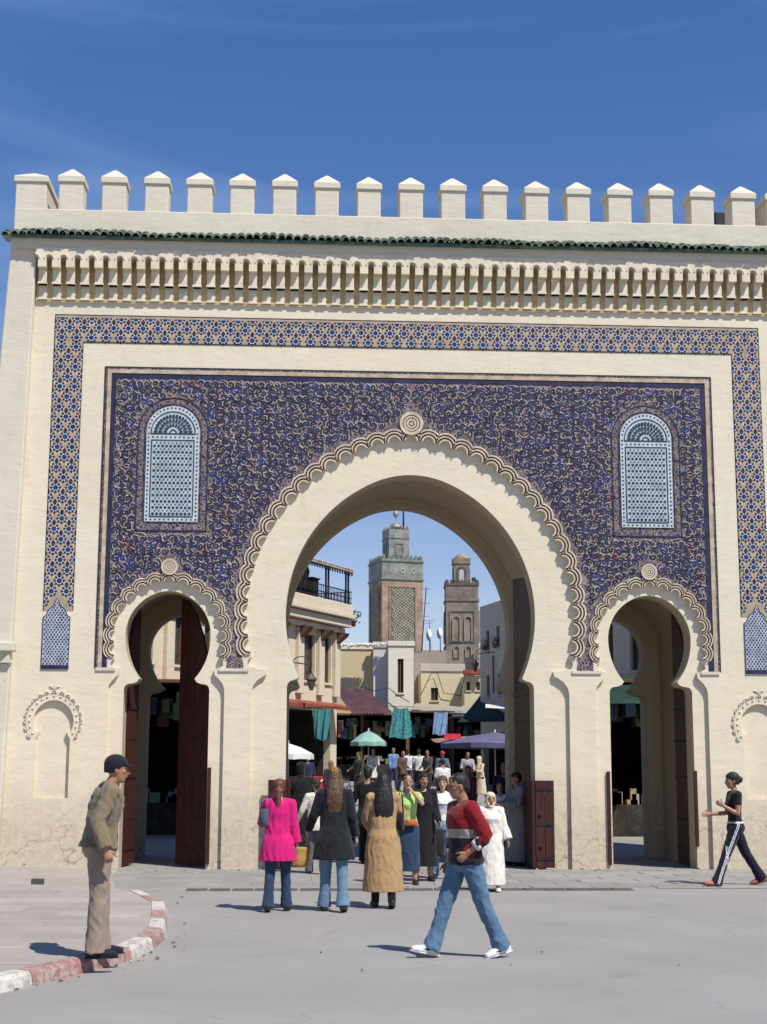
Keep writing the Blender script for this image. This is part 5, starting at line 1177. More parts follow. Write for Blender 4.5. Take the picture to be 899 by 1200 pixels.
def add_head(mb, F, fine=True):
    k = F.k; rs = []
    for z, yc, rx, ry in ((-.012, .030, .030, .034), (0, .034, .038, .042), (.018, .027, .048, .055), (.05, .014, .0585, .073), (.085, .006, .066, .087), (.12, 0, .0715, .094), (.155, -.004, .0745, .098), (.185, -.006, .071, .094), (.212, -.007, .054, .074), (.230, -.008, .028, .04), (.235, -.008, .012, .018)):
        rs.append((F.head_pt((0, yc, z)), rx*k, ry*k, F.hm @ Vector((1, 0, 0)), F.hm @ Vector((0, 1, 0))))
    mb.rings(rs, 22)
    if fine:
        hp = F.head_pt
        mb.tube([hp((0, .088, .125)), hp((0, .102, .100)), hp((0, .116, .078)), hp((0, .098, .066))], [.008*k, .010*k, .0145*k, .012*k], 8)      # nose
        for sd in (-1, 1):
            mb.ball(hp((sd*.012, .101, .072)), .0085*k, 6, 4); mb.ball(hp((sd*.030, .082, .129)), (.024*k, .012*k, .008*k), 8, 5, M=F.hm); mb.ball(hp((sd*.042, .062, .088)), (.020*k, .02*k, .018*k), 8, 5, M=F.hm)
            mb.ball(hp((sd*.074, -.008, .098)), (.008*k, .018*k, .030*k), 8, 6, M=F.hm)
        mb.ball(hp((0, .082, .048)), (.024*k, .014*k, .007*k), 8, 5, M=F.hm); mb.ball(hp((0, .080, .037)), (.020*k, .014*k, .007*k), 8, 5, M=F.hm); mb.ball(hp((0, .066, .010)), (.020*k, .014*k, .014*k), 8, 5, M=F.hm)
    mb.tube([F.nb-F.TR @ Vector((0, .01, .05))*k, F.nb, F.head_pt((0, -.012, .03)), F.head_pt((0, -.012, .075))], [.070*k*(.85 if F.female else 1), .055*k*(.85 if F.female else 1), .052*k*(.85 if F.female else 1), .05*k], 12)
def job(mb, name, mats, parent, vox, wrink=0, mode='crumple', zones=None, smooth=6):
    me = bpy.data.meshes.new('tmp'); me.from_pydata(mb.v, [], mb.f); o = bpy.data.objects.new('tmp', me); COL.objects.link(o)
    r = o.modifiers.new('r', 'REMESH'); r.mode = 'VOXEL'; r.voxel_size = vox
    if smooth: s_ = o.modifiers.new('s', 'SMOOTH'); s_.factor = .5; s_.iterations = smooth
    JOBS.append((o, name, mats if isinstance(mats, (list, tuple)) else [mats], parent, wrink, mode, zones))
def finish_jobs():
    dg = bpy.context.evaluated_depsgraph_get(); dg.update()
    for o, name, mats, parent, wr_, mode, zones in JOBS:
        me = bpy.data.meshes.new_from_object(o.evaluated_get(dg)); me.name = name; n = len(me.vertices)
        co = np.empty(n*3, np.float32); me.vertices.foreach_get('co', co); co = co.reshape(-1, 3)
        if wr_:
            no = np.empty(n*3, np.float32); me.vertices.foreach_get('normal', no); no = no.reshape(-1, 3); d = np.zeros(n)
            g = np.random.default_rng(abs(hash((name, round(float(parent.location.x), 2)))) % 9999 if False else int(abs(parent.location.x*97+parent.location.y*31)*10) % 99991)
            wx = co+.035*np.sin(co[:, [1, 2, 0]]*17+g.uniform(0, 6, 3))
            for q in range(7):
                if mode == 'drape': kv = g.normal(0, 1, 3)*np.array((1, 1, .05)); kv *= g.uniform(22, 48)/np.linalg.norm(kv)
                elif mode == 'hair': kv = g.normal(0, 1, 3)*np.array((1, 1, .10)); kv *= g.uniform(90, 260)/np.linalg.norm(kv)
                else: kv = g.normal(0, 1, 3)*np.array((.8, .8, .8)); kv *= g.uniform(16, 42)/np.linalg.norm(kv)
                s_ = np.sin(wx @ kv+g.uniform(0, 6)); d += (1-np.abs(s_))**1.3-.43 if mode != 'hair' else s_*.6
            d *= wr_/2.8
            co = co+no*d[:, None]; me.vertices.foreach_set('co', co.astype(np.float32).ravel())
        for m in mats: 
            me.materials.append(m)
        me.polygons.foreach_set('use_smooth', [True]*len(me.polygons))
        if zones:
            c = np.empty(len(me.polygons)*3, np.float32); me.polygons.foreach_get('center', c); c = c.reshape(-1, 3)
            me.polygons.foreach_set('material_index', zones(c).astype(np.int32))
        me.update(); put(name, me, parent)
    for j in JOBS:
        me = j[0].data; bpy.data.objects.remove(j[0]); bpy.data.meshes.remove(me)
    JOBS.clear()

def person(label, loc, face, fig, skin, near=True, top=None, legs=None, skirt=None, hair=None, shoes=SHB, group=None, hands=(.5, .5), sole=None, extra=None, detail=None):
    """face: degrees, 0 looks away from the camera (+Y), 90 looks left, -90 right, 180 at the camera"""
    F = fig; k = F.k; vox = .0095 if near else .02; vc = .010 if near else .02; detail = near if detail is None else detail
    P = tag(empty('person', loc, R(face)), label, 'person', group)
    b = MB(); b.rings(torso_rings(F, -.004, .84, 1.47), 18)
    for q, n in enumerate('LR'):
        limb(b, [F.sh[n], F.el[n], F.wr[n]], [.050*k, .039*k, .027*k]); b.ball(F.sh[n], .056*k, 10, 6)
        b.tube([F.nb+(F.sh[n]-F.nb)*.15-Vector((0, 0, .02*k)), F.sh[n]], [.06*k, .05*k], 10)
        limb(b, [F.hip[n]+Vector((0, 0, .05*k)), F.kn[n], F.an[n]], [.088*k, .056*k, .040*k])
        fd, dn = F.fdn[n]; b.tube([F.heel[n]-dn*.035*k, F.an[n]+dn*.03*k+fd*.02*k, F.toe[n]-dn*.03*k-fd*.06*k, F.toe[n]-dn*.022*k], [.034*k, .042*k, (.042*k, .026*k), (.03*k, .018*k)], 10)
        add_hand(b, F, n, hands[q], near)
    add_head(b, F, detail); job(b, 'body', skin, P, vox, 0, smooth=2)
    if detail:
        for sd in (-1, 1):
            e = MB(); e.ball(F.head_pt((sd*.031, .088, .113)), (.0105*k, .006*k, .0048*k), 8, 6, M=F.hm); e.build('eye', mat('eye_dark', (.03, .02, .018), .3, .1, 9, 0), P)
            e = MB(); e.tube([F.head_pt((sd*.012, .101, .130)), F.head_pt((sd*.030, .098, .136)), F.head_pt((sd*.048, .085, .131))], [.0025*k, .0035*k, .002*k], 5); e.build('eyebrow', HB, P)
        e = MB(); e.ball(F.head_pt((0, .093, .043)), (.019*k, .006*k, .0065*k), 8, 5, M=F.hm); e.build('lips', mat('lip_tone', (.30, .11, .09), .5, .1, 9, 0), P)
    if top:
        b = MB(); hem = top.get('hem', .90); pad = top.get('pad', .022); fl = top.get('flare', (0, 0)); zt_ = top.get('neck', 1.455)
        long_ = hem < .84; rs = torso_rings(F, pad, .93 if long_ else hem, zt_)
        if hem < .84:      # long coat, tunic or gown: hang the skirt of it from the hips
            low = []; c0, rx, ry, X, Y = rs[0]; n_ = 6; mid = (F.kn['L']+F.kn['R'])/2
            for i in range(n_):
                f = 1-i/n_; z = (.93+(hem-.93)*f+F.dz)*k; cy = c0.y*(1-f)+(mid.y*.35+c0.y*.65)*f+top.get('dy', 0)*f; cxx = c0.x
                low.append((Vector((cxx, cy, z)), rx+fl[0]*f*k+.012*k*min(1, f*4), ry+fl[1]*f*k+.008*k*min(1, f*4), Vector((1, 0, 0)), Vector((0, 1, 0))))
            rs = low+rs
        elif fl[0]: rs[0] = (rs[0][0], rs[0][1]+fl[0]*k, rs[0][2]+fl[1]*k, rs[0][3], rs[0][4])
        if hem < .84:
            hip_r = max(r[1] for r in rs[len(low):len(low)+2]); rs = [r if i < len(low) else (r[0], max(r[1], (.150*F.g+pad)*k if i < len(rs)-3 else 0), max(r[2], (.104*F.g+pad)*k if i < len(rs)-3 else 0), r[3], r[4]) for i, r in enumerate(rs)]
        b.rings(rs, 24); sl = top.get('sleeve', 1.0); sp = top.get('spad', pad*.75); cuff = top.get('cuff', .0)
        for n in 'LR':
            b.ball(F.sh[n], (.056+sp)*k, 12, 7); b.tube([F.nb+(F.sh[n]-F.nb)*.25-Vector((0, 0, .025*k)), F.sh[n]], [(.055+sp)*k, (.052+sp)*k], 12)
            if sl > 0:
                if sl <= .5: e = F.sh[n].lerp(F.el[n], sl*2); limb(b, [F.sh[n], e], [(.052+sp)*k, (.044+sp*1.2)*k])
                else: e = F.el[n].lerp(F.wr[n], min(1.06, (sl-.5)*2)); limb(b, [F.sh[n], F.el[n], e], [(.052+sp)*k, (.042+sp)*k, (.032+sp*.8+cuff)*k])
        job(b, top.get('name', 'shirt'), top['mat'], P, vc, top.get('wrinkle', .006), top.get('mode', 'crumple'), top.get('zones'))
    if legs:
        b = MB(); pad = legs.get('pad', .016); rs = torso_rings(F, pad*.8+.004, .84, legs.get('waist', 1.02)); b.rings(rs, 22); fl = legs.get('flare', .03)
        for n in 'LR':
            fd, dn = F.fdn[n]; an = F.an[n]+dn*.035*k; mid = F.kn[n].lerp(an, .55)
            limb(b, [F.hip[n]+Vector((0, 0, .06*k)), F.kn[n], mid, an+fd*.01*k], [(.092+pad)*k, (.060+pad)*k, (.056+pad)*k, (.046+pad+fl)*k])
        job(b, legs.get('name', 'trousers'), legs['mat'], P, vc, legs.get('wrinkle', .006), legs.get('mode', 'crumple'), legs.get('zones'))
    if skirt:
        b = MB(); rs = []; z0, z1 = skirt['hem'], skirt.get('waist', 1.03); c = torso_rings(F, .012, .93, 1.03)
        rs = [(Vector((0, skirt.get('dy', 0), (z0+F.dz)*k)), (.17+skirt['flare'])*k, (.12+skirt['flare'])*k, Vector((1, 0, 0)), Vector((0, 1, 0))), (Vector((0, 0, (.6+F.dz)*k)), (.18+skirt['flare']*.5)*k, (.13+skirt['flare']*.5)*k, Vector((1, 0, 0)), Vector((0, 1, 0)))]+c
        b.rings(rs, 24); job(b, 'skirt', skirt['mat'], P, vc, skirt.get('wrinkle', .009), 'drape')
    for n in 'LR':
        if shoes is None: break
        fd, dn = F.fdn[n]; hl, tp = F.heel[n], F.toe[n]; b = MB(); s_ = 1.0; wd = Vector((1, 0, 0))
        b.tube([hl-fd*.012*k-dn*.03*k, hl+fd*.02*k-dn*.036*k, F.an[n]+dn*.028*k+fd*.03*k, tp-fd*.10*k-dn*.038*k, tp-fd*.03*k-dn*.030*k, tp+fd*.022*k-dn*.022*k], [(.032*k, .034*k), (.042*k, .044*k), (.048*k, .056*k), (.052*k, .044*k), (.049*k, .036*k), (.030*k, .026*k)], 12, flat=wd)
        job(b, 'shoe', shoes, P, .008 if near else .015, 0)
        if near:
            b = MB(); q = [hl-fd*.022*k, hl+fd*.05*k, tp-fd*.08*k, tp+fd*.028*k]; b.tube([v-dn*.006*k for v in q], [(.034*k, .009*k), (.040*k, .010*k), (.048*k, .010*k), (.026*k, .008*k)], 12, flat=wd); b.build('sole', sole or SOLE, P)
    h = hair or {}
    st = h.get('style'); hm_ = h.get('mat', HB); hp = F.head_pt; hv = .008 if near else .018
    def cap(b, grow=.010, zlo=.075, face=True):
        rs = []
        for z, yc, rx, ry in ((zlo, -.034, .060, .066), (.105, -.024, .069, .078), (.135, -.012, .0745, .092), (.165, -.006, .0755, .099), (.195, -.007, .069, .089), (.218, -.009, .050, .066), (.236, -.01, .026, .034), (.241, -.01, .01, .012)):
            rs.append((hp((0, yc-.003, z)), (rx+grow)*k, (ry+grow*.7)*k, F.hm @ Vector((1, 0, 0)), F.hm @ Vector((0, 1, 0))))
        b.rings(rs, 20)
    if st == 'short':
        b = MB(); cap(b, .003, .075); b.tube([hp((0, -.085, .10)), hp((0, -.078, .065)), hp((0, -.062, .04))], [(.055*k, .025*k), (.05*k, .022*k), (.04*k, .014*k)], 12, flat=F.hm @ Vector((1, 0, 0))); job(b, 'hair', hm_, P, hv, .003, 'hair')
    elif st == 'cap':
        b = MB(); cap(b, .012, .075); b.tube([hp((0, .07, .145)), hp((0, .12, .142)), hp((0, .155, .134))], [(.07*k, .02*k), (.066*k, .008*k), (.04*k, .005*k)], 12, flat=F.hm @ Vector((1, 0, 0))); job(b, 'cap', hm_, P, hv, 0)
    elif st in ('long', 'ponytail', 'bun'):
        b = MB(); cap(b, .012, .05)
        if st == 'long':
            L_ = h.get('len', .38); wdt = h.get('w', .10); rs = []
            for f in (0, .15, .35, .55, .75, .92, 1.0):
                y = -.065-.05*min(1, f*2.2); z = .17-(L_+.10)*f; wv = (.062+(wdt-.062)*min(1, f*2.2))*(1 if f < .85 else 1-.3*(f-.85)/.15)
                dp = .05*(1 if f < .7 else 1-.7*(f-.7)/.3); p = hp((0, y, max(z, .0)))+(Vector((0, 0, min(0, z)))+F.TR @ Vector((0, -.012*f, 0)))*k
                rs.append((p, wv*k, (dp+.012)*k, F.TR @ Vector((1, 0, 0)), F.TR @ Vector((0, 1, 0))))
            b.rings(rs, 18)
            for sd in (-1, 1): b.tube([hp((sd*.06, -.02, .15)), hp((sd*.082, -.03, .06)), hp((sd*.09, -.055, -.02)), hp((sd*.085, -.085, -.10))], [.028*k, .034*k, .034*k, .02*k], 8)
        elif st == 'ponytail':
            L_ = h.get('len', .22); b.ball(hp((0, -.115, .10)), .030*k, 8, 6); b.tube([hp((0, -.10, .11)), hp((0, -.135, .07)), hp((0, -.135, .0))-Vector((0, 0, .0)), hp((0, -.125, -.02))-Vector((0, 0, L_*.5*k)), hp((0, -.12, -.02))-Vector((0, 0, L_*k))], [.026*k, .036*k, .042*k, .036*k, .012*k], 10)
        else: b.ball(hp((0, -.125, .125)), (.05*k, .045*k, .05*k), 10, 7)
        job(b, 'hair', hm_, P, hv, .0045, 'hair')
        if st == 'ponytail':
            e = MB(); e.tube([hp((.035*math.cos(a), -.118, .085+.022*math.sin(a))) for a in [i*PI/5 for i in range(11)]], .007*k, 5); e.build('hair_tie', h.get('tie', mat('cream_tie', (.6, .5, .35))), P)
    elif st == 'scarf':
        b = MB(); cap(b, .012, .03)
        for sd in (-1, 1): b.tube([hp((sd*.05, .055, .19)), hp((sd*.076, .062, .13)), hp((sd*.074, .062, .06)), hp((sd*.045, .06, .0)), hp((0, .065, -.035))], [.010*k, .011*k, .013*k, .018*k, .024*k], 8)
        b.tube([hp((-.05, .06, .192)), hp((0, .075, .20)), hp((.05, .06, .192))], [.010*k, .011*k, .010*k], 8)
        b.rings([(F.nb+F.TR @ Vector((0, .01, -.10))*k, .165*k, .115*k, F.TR @ Vector((1, 0, 0)), F.TR @ Vector((0, 1, 0))), (F.nb+F.TR @ Vector((0, .01, -.04))*k, .13*k, .105*k, F.TR @ Vector((1, 0, 0)), F.TR @ Vector((0, 1, 0))), (F.nb+F.TR @ Vector((0, .01, .03))*k, .075*k, .08*k, F.TR @ Vector((1, 0, 0)), F.TR @ Vector((0, 1, 0))), (hp((0, -.01, .07)), .072*k, .082*k, F.TR @ Vector((1, 0, 0)), F.TR @ Vector((0, 1, 0)))], 18)
        job(b, 'headscarf', hm_, P, hv, .005, 'drape')
    if extra: extra(P, F)
    return P, F
def fit_h(px, py_head, X_Y, z): return at(px, py_head, X_Y).z-z
def gpos(px, py, z=0.0):
    d = fwd*FPX+rgt*(px-449.5)-upv*(py-600); t = (z-CPOS.z)/d.z; return CPOS+d*t
def mkfig(h, **kw):
    F = Fig(1.75, **kw); return Fig(1.75*h/F.top_z(), **kw)
def wpt(P, v): return Vector(P.location)+Matrix.Rotation(P.rotation_euler[2], 3, 'Z') @ Vector(v)
def hgt(px, py, loc): return at(px, py, loc.y).z-loc.z
def glasses(P, F, m):
    b = MB()
    for sd in (-1, 1): b.ball(F.head_pt((sd*.033, .099, .112)), (.024*F.k, .006*F.k, .016*F.k), 10, 6, M=F.hm); b.tube([F.head_pt((sd*.054, .094, .115)), F.head_pt((sd*.074, .05, .115)), F.head_pt((sd*.078, -.01, .112))], .004*F.k, 5)
    b.tube([F.head_pt((-.012, .108, .116)), F.head_pt((.012, .108, .116))], .004*F.k, 5); b.build('glasses', m, P)
M_DKG = mat('dark_lens', (.015, .012, .012), .15, .1, 9, 0, spec=.6)
def bag(name, loc, size, m, label, strap=None, rz=0, cat='bag'):
    t = tag(empty(name, loc, rz), label, cat); w, d, h = size; b = MB()
    b.rings([((0, 0, z*h), w*f, d*f2, (1, 0, 0), (0, 1, 0)) for z, f, f2 in ((0, .42, .40), (.06, .5, .5), (.5, .52, .52), (.9, .46, .36), (1, .42, .2))], 14); b.build('pouch', m, t)
    if strap:
        b = MB(); b.tube([(-w*.38, 0, h*.95), (-w*.25, 0, h+strap*.7), (0, 0, h+strap), (w*.25, 0, h+strap*.7), (w*.38, 0, h*.95)], .010, 6); b.build('strap', m, t)
    return t

# ---- man on the kerb
KHA = cloth('khaki_jacket', (.18, .145, .092), .09, 5); BEIG = cloth('beige_trousers', (.26, .20, .155), .07, 5)
loc = gpos(112, 1121, PAV_Z+.012)
F = mkfig(hgt(128, 881, loc)*.985, lean=4, stoop=.35, hpitch=-2, hyaw=-6, legs={'L': (6, 4, 3), 'R': (-1, 3, 3)}, arms={'L': (-8, 6, 8, 0), 'R': (-20, 14, 40, -6)}, girth=.98)
def ex(P, F):
    b = MB(); k = F.k; b.rings(torso_rings(F, .012, .98, 1.40), 18); job(b, 'shirt', cloth('navy_shirt', (.02, .03, .10)), P, .012, .003)
    b = MB(); pts = []
    for i in range(13): a = PI*i/12; pts.append(F.nb+F.TR @ Vector((.085*math.cos(a), -.075*math.sin(a)+.02, .02))*k)
    b.tube(pts, [(.03*k, .012*k)]*13, 8, flat=(0, 0, 1)); job(b, 'collar', KHA, P, .010, .002)
person('man in khaki jacket and beige trousers standing on the painted kerb looking right', loc, -74, F, SK2, top=dict(mat=KHA, hem=.93, pad=.046, flare=(.012, .02), sleeve=1.0, spad=.032, cuff=.012, wrinkle=.013, name='jacket'), legs=dict(mat=BEIG, pad=.027, flare=.022, wrinkle=.010), hair=dict(style='cap', mat=cloth('navy_black_cap', (.012, .013, .022))), hands=(.5, .9), shoes=cloth('navy_shoe', (.015, .016, .03)), extra=ex)

# ---- man in the red sweater, in full stride
RED = cloth('red_knit', (.20, .009, .014), .1, 12, .5); BLKN = cloth('black_knit', (.014, .012, .018), .2, 12, .5); STR = cloth('grey_stripe', (.33, .28, .23), .2, 12, .5); MRN = cloth('maroon_line', (.05, .012, .02), .2, 12)
loc = gpos(546, 1122, 0)
F = mkfig(hgt(530, 906, loc), lean=3, hpitch=4, hyaw=-14, legs={'R': (23, 5, 2, 12), 'L': (-19, 8, 3, -12)}, arms={'L': (-20, 20, 78, 30), 'R': (-2, 8, 22, 10)}, girth=1.10)
kz = F.k
def zred(c, F=F):
    z = c[:, 2]/F.k-F.dz; m = np.zeros(len(c), int); core = np.ones(len(c), bool)
    m[(z < 1.245) & core] = 3; m[(z < 1.235) & core] = 2; m[(z < 1.155) & core] = 3; m[(z < 1.145) & core] = 1
    for n in 'LR':
        for a_, b_ in ((F.sh[n], F.el[n]), (F.el[n], F.wr[n])):
            A, B = np.array(a_), np.array(b_); t = np.clip(((c-A) @ (B-A))/((B-A) @ (B-A)), 0, 1); m[np.linalg.norm(c-A-t[:, None]*(B-A), axis=1) < (.082 if a_ is F.sh[n] else .060)*F.k] = 0
    return m
def ex(P, F):
    glasses(P, F, mat('brown_lens', (.10, .05, .03), .2, .1, 9, 0)); k = F.k
    b = MB(); b.tube([F.nb+F.TR @ Vector((.068*math.cos(a), .062*math.sin(a)+.012, -.022+.0*math.sin(a)-.02*max(0, math.sin(a))))*k for a in [i*2*PI/16 for i in range(17)]], .011*k, 6); b.build('collar', cloth('white_tee', (.68, .68, .70)), P)
    e = F.el['L'].lerp(F.wr['L'], .50); d = F.hd['L']; b = MB(); b.tube([e-d*.02, e+d*.035], [.060*k, .054*k], 14); b.build('cuff', cloth('white_tee', (.7, .7, .7)), P)
    for n in 'LR':
        fd, dn = F.fdn[n]; sd = -1 if n == 'L' else 1; c = F.heel[n].lerp(F.toe[n], .5)-dn*.05*k
        for s2 in (-1, 1): b = MB(); b.tube([c-fd*.05*k+Vector((s2*.046, 0, 0))*k-dn*.012*k, c+Vector((s2*.049, 0, 0))*k+dn*.008*k, c+fd*.05*k+Vector((s2*.045, 0, 0))*k+dn*.004*k], [.004*k, .010*k, .004*k], 6); b.build('shoe_mark', SOLE, P)
person('man in red and black sweater with grey stripe and blue jeans striding left', loc, 110, F, SK2, top=dict(mat=[RED, BLKN, STR, MRN], hem=.90, pad=.034, sleeve=.76, spad=.026, cuff=.012, wrinkle=.008, name='sweater', zones=zred), legs=dict(mat=DENIM, pad=.022, flare=.028, wrinkle=.010), hair=dict(style='short', mat=HG), shoes=SHW, sole=SHW, hands=(.9, .8), extra=ex)

# ---- three women walking in, seen from behind
PNK = cloth('hot_pink', (.55, .012, .15), .10, 6)
loc = gpos(325, 1068, 0)
F = mkfig(hgt(325, 913, loc), female=True, legs={'L': (-6, 8, 2, -8), 'R': (7, 3, 2)}, arms={'L': (16, 16, 95, 10), 'R': (-6, 10, 14, 0)}, lean=2, girth=1.04)
P, F = person('woman in hot pink tunic and jeans walking through the arch', loc, -4, F, SK3, top=dict(mat=PNK, hem=.66, pad=.036, flare=(.045, .035), sleeve=1.0, spad=.026, cuff=.02, wrinkle=.010, mode='drape', name='tunic'), legs=dict(mat=DENIMD, pad=.014, flare=.03, wrinkle=.006), hair=dict(style='ponytail', mat=HAU, len=.26))
bag('shoulder_bag', wpt(P, (-.19*F.k, -.05, 1.14*F.k)), (.13, .16, .22), cloth('slate_leather', (.07, .09, .12)), 'small slate blue bag under the arm of the woman in pink', strap=.12)
BLC = cloth('black_coat', (.014, .016, .020), .25, 6)
loc = gpos(391, 1068, 0)
F = mkfig(hgt(391, 899, loc), female=True, legs={'L': (5, 3, 2), 'R': (-7, 9, 2, -10)}, arms={'L': (10, 20, 30, 0), 'R': (-5, 12, 22, 0)}, lean=1, girth=1.02)
def ex(P, F):
    b = MB()
    for i in range(9): a = i*2*PI/9; b.ball(F.head_pt((.03*math.cos(a), -.11, .19+.03*math.sin(a))), .016*F.k, 7, 5)
    b.ball(F.head_pt((0, -.12, .19)), .018*F.k, 7, 5); b.build('hair_flower', mat('gold_flower', (.42, .24, .05), .6, .3, 20, .3), P)
P, F = person('woman in black coat and pale jeans with long brown hair carrying a basket', loc, -2, F, SK3, top=dict(mat=BLC, hem=.62, pad=.032, flare=(.05, .03), sleeve=1.0, spad=.022, cuff=.01, wrinkle=.009, mode='drape', name='coat'), legs=dict(mat=DENIML, pad=.014, flare=.035, wrinkle=.006), hair=dict(style='long', mat=HBR, len=.40, w=.105), extra=ex)
hw_ = wpt(P, F.wr['L']+F.hd['L']*.10)
t = tag(empty('straw_basket', (hw_.x-.13, hw_.y-.02, hw_.z-.42), .2), 'round straw basket hanging from the hand of the woman in black', 'basket'); b = MB()
b.rings([((0, 0, z), r, r*.8, (1, 0, 0), (0, 1, 0)) for r, z in ((.14, 0), (.165, .04), (.18, .12), (.185, .22), (.192, .235), (.192, .255), (.17, .26))], 20); b.build('body', mat('straw', (.52, .33, .09), .85, .3, 22, .8, .008, obj=True, stretch=(1, 1, 3)), t)
b = MB(); b.tube([(.17*math.cos(a), 0, .25+.17*math.sin(a)) for a in [i*PI/10 for i in range(11)]], .010, 6); b.build('handle', mat('straw', (.5, .3, .1)), t)
TAN = cloth('camel_coat', (.37, .235, .115), .07, 5)
loc = gpos(449, 1064, 0)
F = mkfig(hgt(449, 906, loc), female=True, legs={'L': (4, 3, 1), 'R': (-7, 9, 1, -12)}, arms={'L': (14, 14, 62, 25), 'R': (10, 20, 80, 20)}, lean=1, girth=1.06)
P, F = person('woman in long camel coat with black hair walking through the arch', loc, 2, F, SK3, top=dict(mat=TAN, hem=.20, pad=.036, flare=(.05, .05), sleeve=1.0, spad=.030, cuff=.03, wrinkle=.010, mode='drape', name='coat'), legs=dict(mat=cloth('black_tights', (.012, .012, .013)), pad=.003, flare=.006, name='tights', wrinkle=0), hair=dict(style='long', mat=HB, len=.46, w=.135))
bag('shoulder_bag', wpt(P, (.23*F.k, -.03, 1.02*F.k)), (.10, .22, .24), cloth('black_leather', (.012, .012, .013)), 'black shoulder bag at the elbow of the woman in camel coat', strap=.30)

# ---- woman on the right in track trousers
TRK = cloth('navy_track', (.010, .011, .026), .2, 6); TST = cloth('white_stripe', (.6, .6, .66), .1, 6); BTE = cloth('black_tee', (.014, .014, .014), .2, 6)
loc = gpos(864, 1039, 0)
F = mkfig(hgt(858, 905, loc), female=True, lean=0, hyaw=2, legs={'L': (26, 4, 2, 8), 'R': (-27, 8, 2, -14)}, arms={'L': (4, 8, 118, 12), 'R': (14, 5, 72, 0)}, girth=.95)
def ztrk(c, F=F):
    """side stripes: close to the outermost line of each leg"""
    m = np.zeros(len(c), int)
    for n, sd in (('L', -1), ('R', 1)):
        fd, dn = F.fdn[n]; pts = [F.hip[n]+Vector((0, 0, .07*F.k)), F.kn[n], F.an[n]+dn*.03*F.k]
        for a_, b_ in zip(pts, pts[1:]):
            A, B = np.array(a_), np.array(b_); t = np.clip(((c-A) @ (B-A))/((B-A) @ (B-A)), 0, 1); q = A+t[:, None]*(B-A); dv = c-q
            out = dv[:, 0]*sd; fw_ = np.abs(dv[:, 1]); near_ = (np.linalg.norm(dv, axis=1) < .15*F.k) & (out > .03*F.k)
            m[near_ & (np.abs(fw_-.011*F.k) < .0065*F.k)] = 1
    m[c[:, 2] > (1.005+F.dz)*F.k] = 1; return m
person('woman in black tee and striped track trousers walking left by the right niche', loc, 92, F, SK2, top=dict(mat=BTE, hem=1.02, pad=.010, sleeve=.26, spad=.014, wrinkle=.004, neck=1.45), legs=dict(mat=[TRK, TST], pad=.016, flare=.03, wrinkle=.006, waist=1.03, zones=ztrk), hair=dict(style='bun', mat=HB), hands=(.9, .3), shoes=mat('pink_sandal', (.35, .12, .10), .6, .2, 9, .1))

# ---- people coming out under the arch
loc = gpos(478, 1037, 0)
F = mkfig(hgt(478, 908, loc), female=True, legs={'L': (3, 3, 2), 'R': (-3, 6, 2)}, arms={'L': (60, 30, 138, 40), 'R': (8, 10, 70, 40)}, hyaw=8, girth=.98)
P, F = person('woman in lime green top and denim skirt shading her eyes', loc, 176, F, SK1, top=dict(mat=cloth('lime', (.42, .58, .17), .12, 6), hem=.98, pad=.014, sleeve=.30, spad=.014, wrinkle=.005), skirt=dict(mat=DENIMD, hem=.22, flare=.03, waist=1.03), hair=dict(style='short', mat=HAU), hands=(.4, .6))
bag('waist_bag', wpt(P, (-.02, .16, .95*F.k)), (.26, .08, .10), cloth('orange_bag', (.5, .12, .03)), 'orange bag held at the waist of the woman in green')
loc = gpos(497, 1034, 0); loc = Vector((loc.x, -2.9, 0))
F = mkfig(hgt(497, 905, loc), female=True, arms={'L': (10, 8, 30, 0), 'R': (8, 8, 20, 0)}, hyaw=12)
person('person in black dress behind the woman in green', loc, 185, F, SK1, top=dict(mat=cloth('black_dress', (.013, .012, .014), .2, 6), hem=.25, pad=.03, flare=(.04, .04), sleeve=1, wrinkle=.009, mode='drape', name='dress'), hair=dict(style='long', mat=HB, len=.2))
loc = gpos(519, 1031, 0)
F = mkfig(hgt(519, 909, loc), female=True, legs={'L': (8, 4, 2), 'R': (-8, 10, 2, -8)}, arms={'L': (6, 10, 40, 20), 'R': (12, 10, 62, 15)}, hyaw=-12)
def zprint(c, F=F):
    m = np.zeros(len(c), int); z = c[:, 2]/F.k-F.dz; m[(np.abs(z-1.27) < .018) & (np.abs(c[:, 0]) < .09*F.k) & (c[:, 1] > 0) & (np.abs(np.sin(c[:, 0]*75)) > .35)] = 1; return m
P, F = person('woman in white tee with blue print and pale jeans behind the man in red', loc, 182, F, SK3, top=dict(mat=[cloth('white_top', (.66, .66, .68), .08, 6), cloth('blue_print', (.10, .25, .5))], hem=.96, pad=.014, sleeve=.34, spad=.016, wrinkle=.005, zones=zprint), legs=dict(mat=cloth('sky_denim', (.22, .34, .46), .3, 4), pad=.014, flare=.02, wrinkle=.006), hair=dict(style='long', mat=HBR, len=.16, w=.08))
hw_ = wpt(P, F.wr['R']+F.hd['R']*.08); bag('hand_bag', (hw_.x-.02, hw_.y-.03, hw_.z-.62), (.34, .16, .42), cloth('black_bag', (.016, .016, .018)), 'large black bag carried by the woman in white tee', strap=.19)
WGN = cloth('white_gown', (.70, .66, .58), .08, 6)
loc = gpos(576, 1045, 0)
F = mkfig(hgt(571, 928, loc), female=True, legs={'L': (2, 3, 2), 'R': (-2, 3, 2)}, arms={'L': (-4, 15, 14, 0), 'R': (4, 6, 16, 10)}, hyaw=14, girth=1.06)
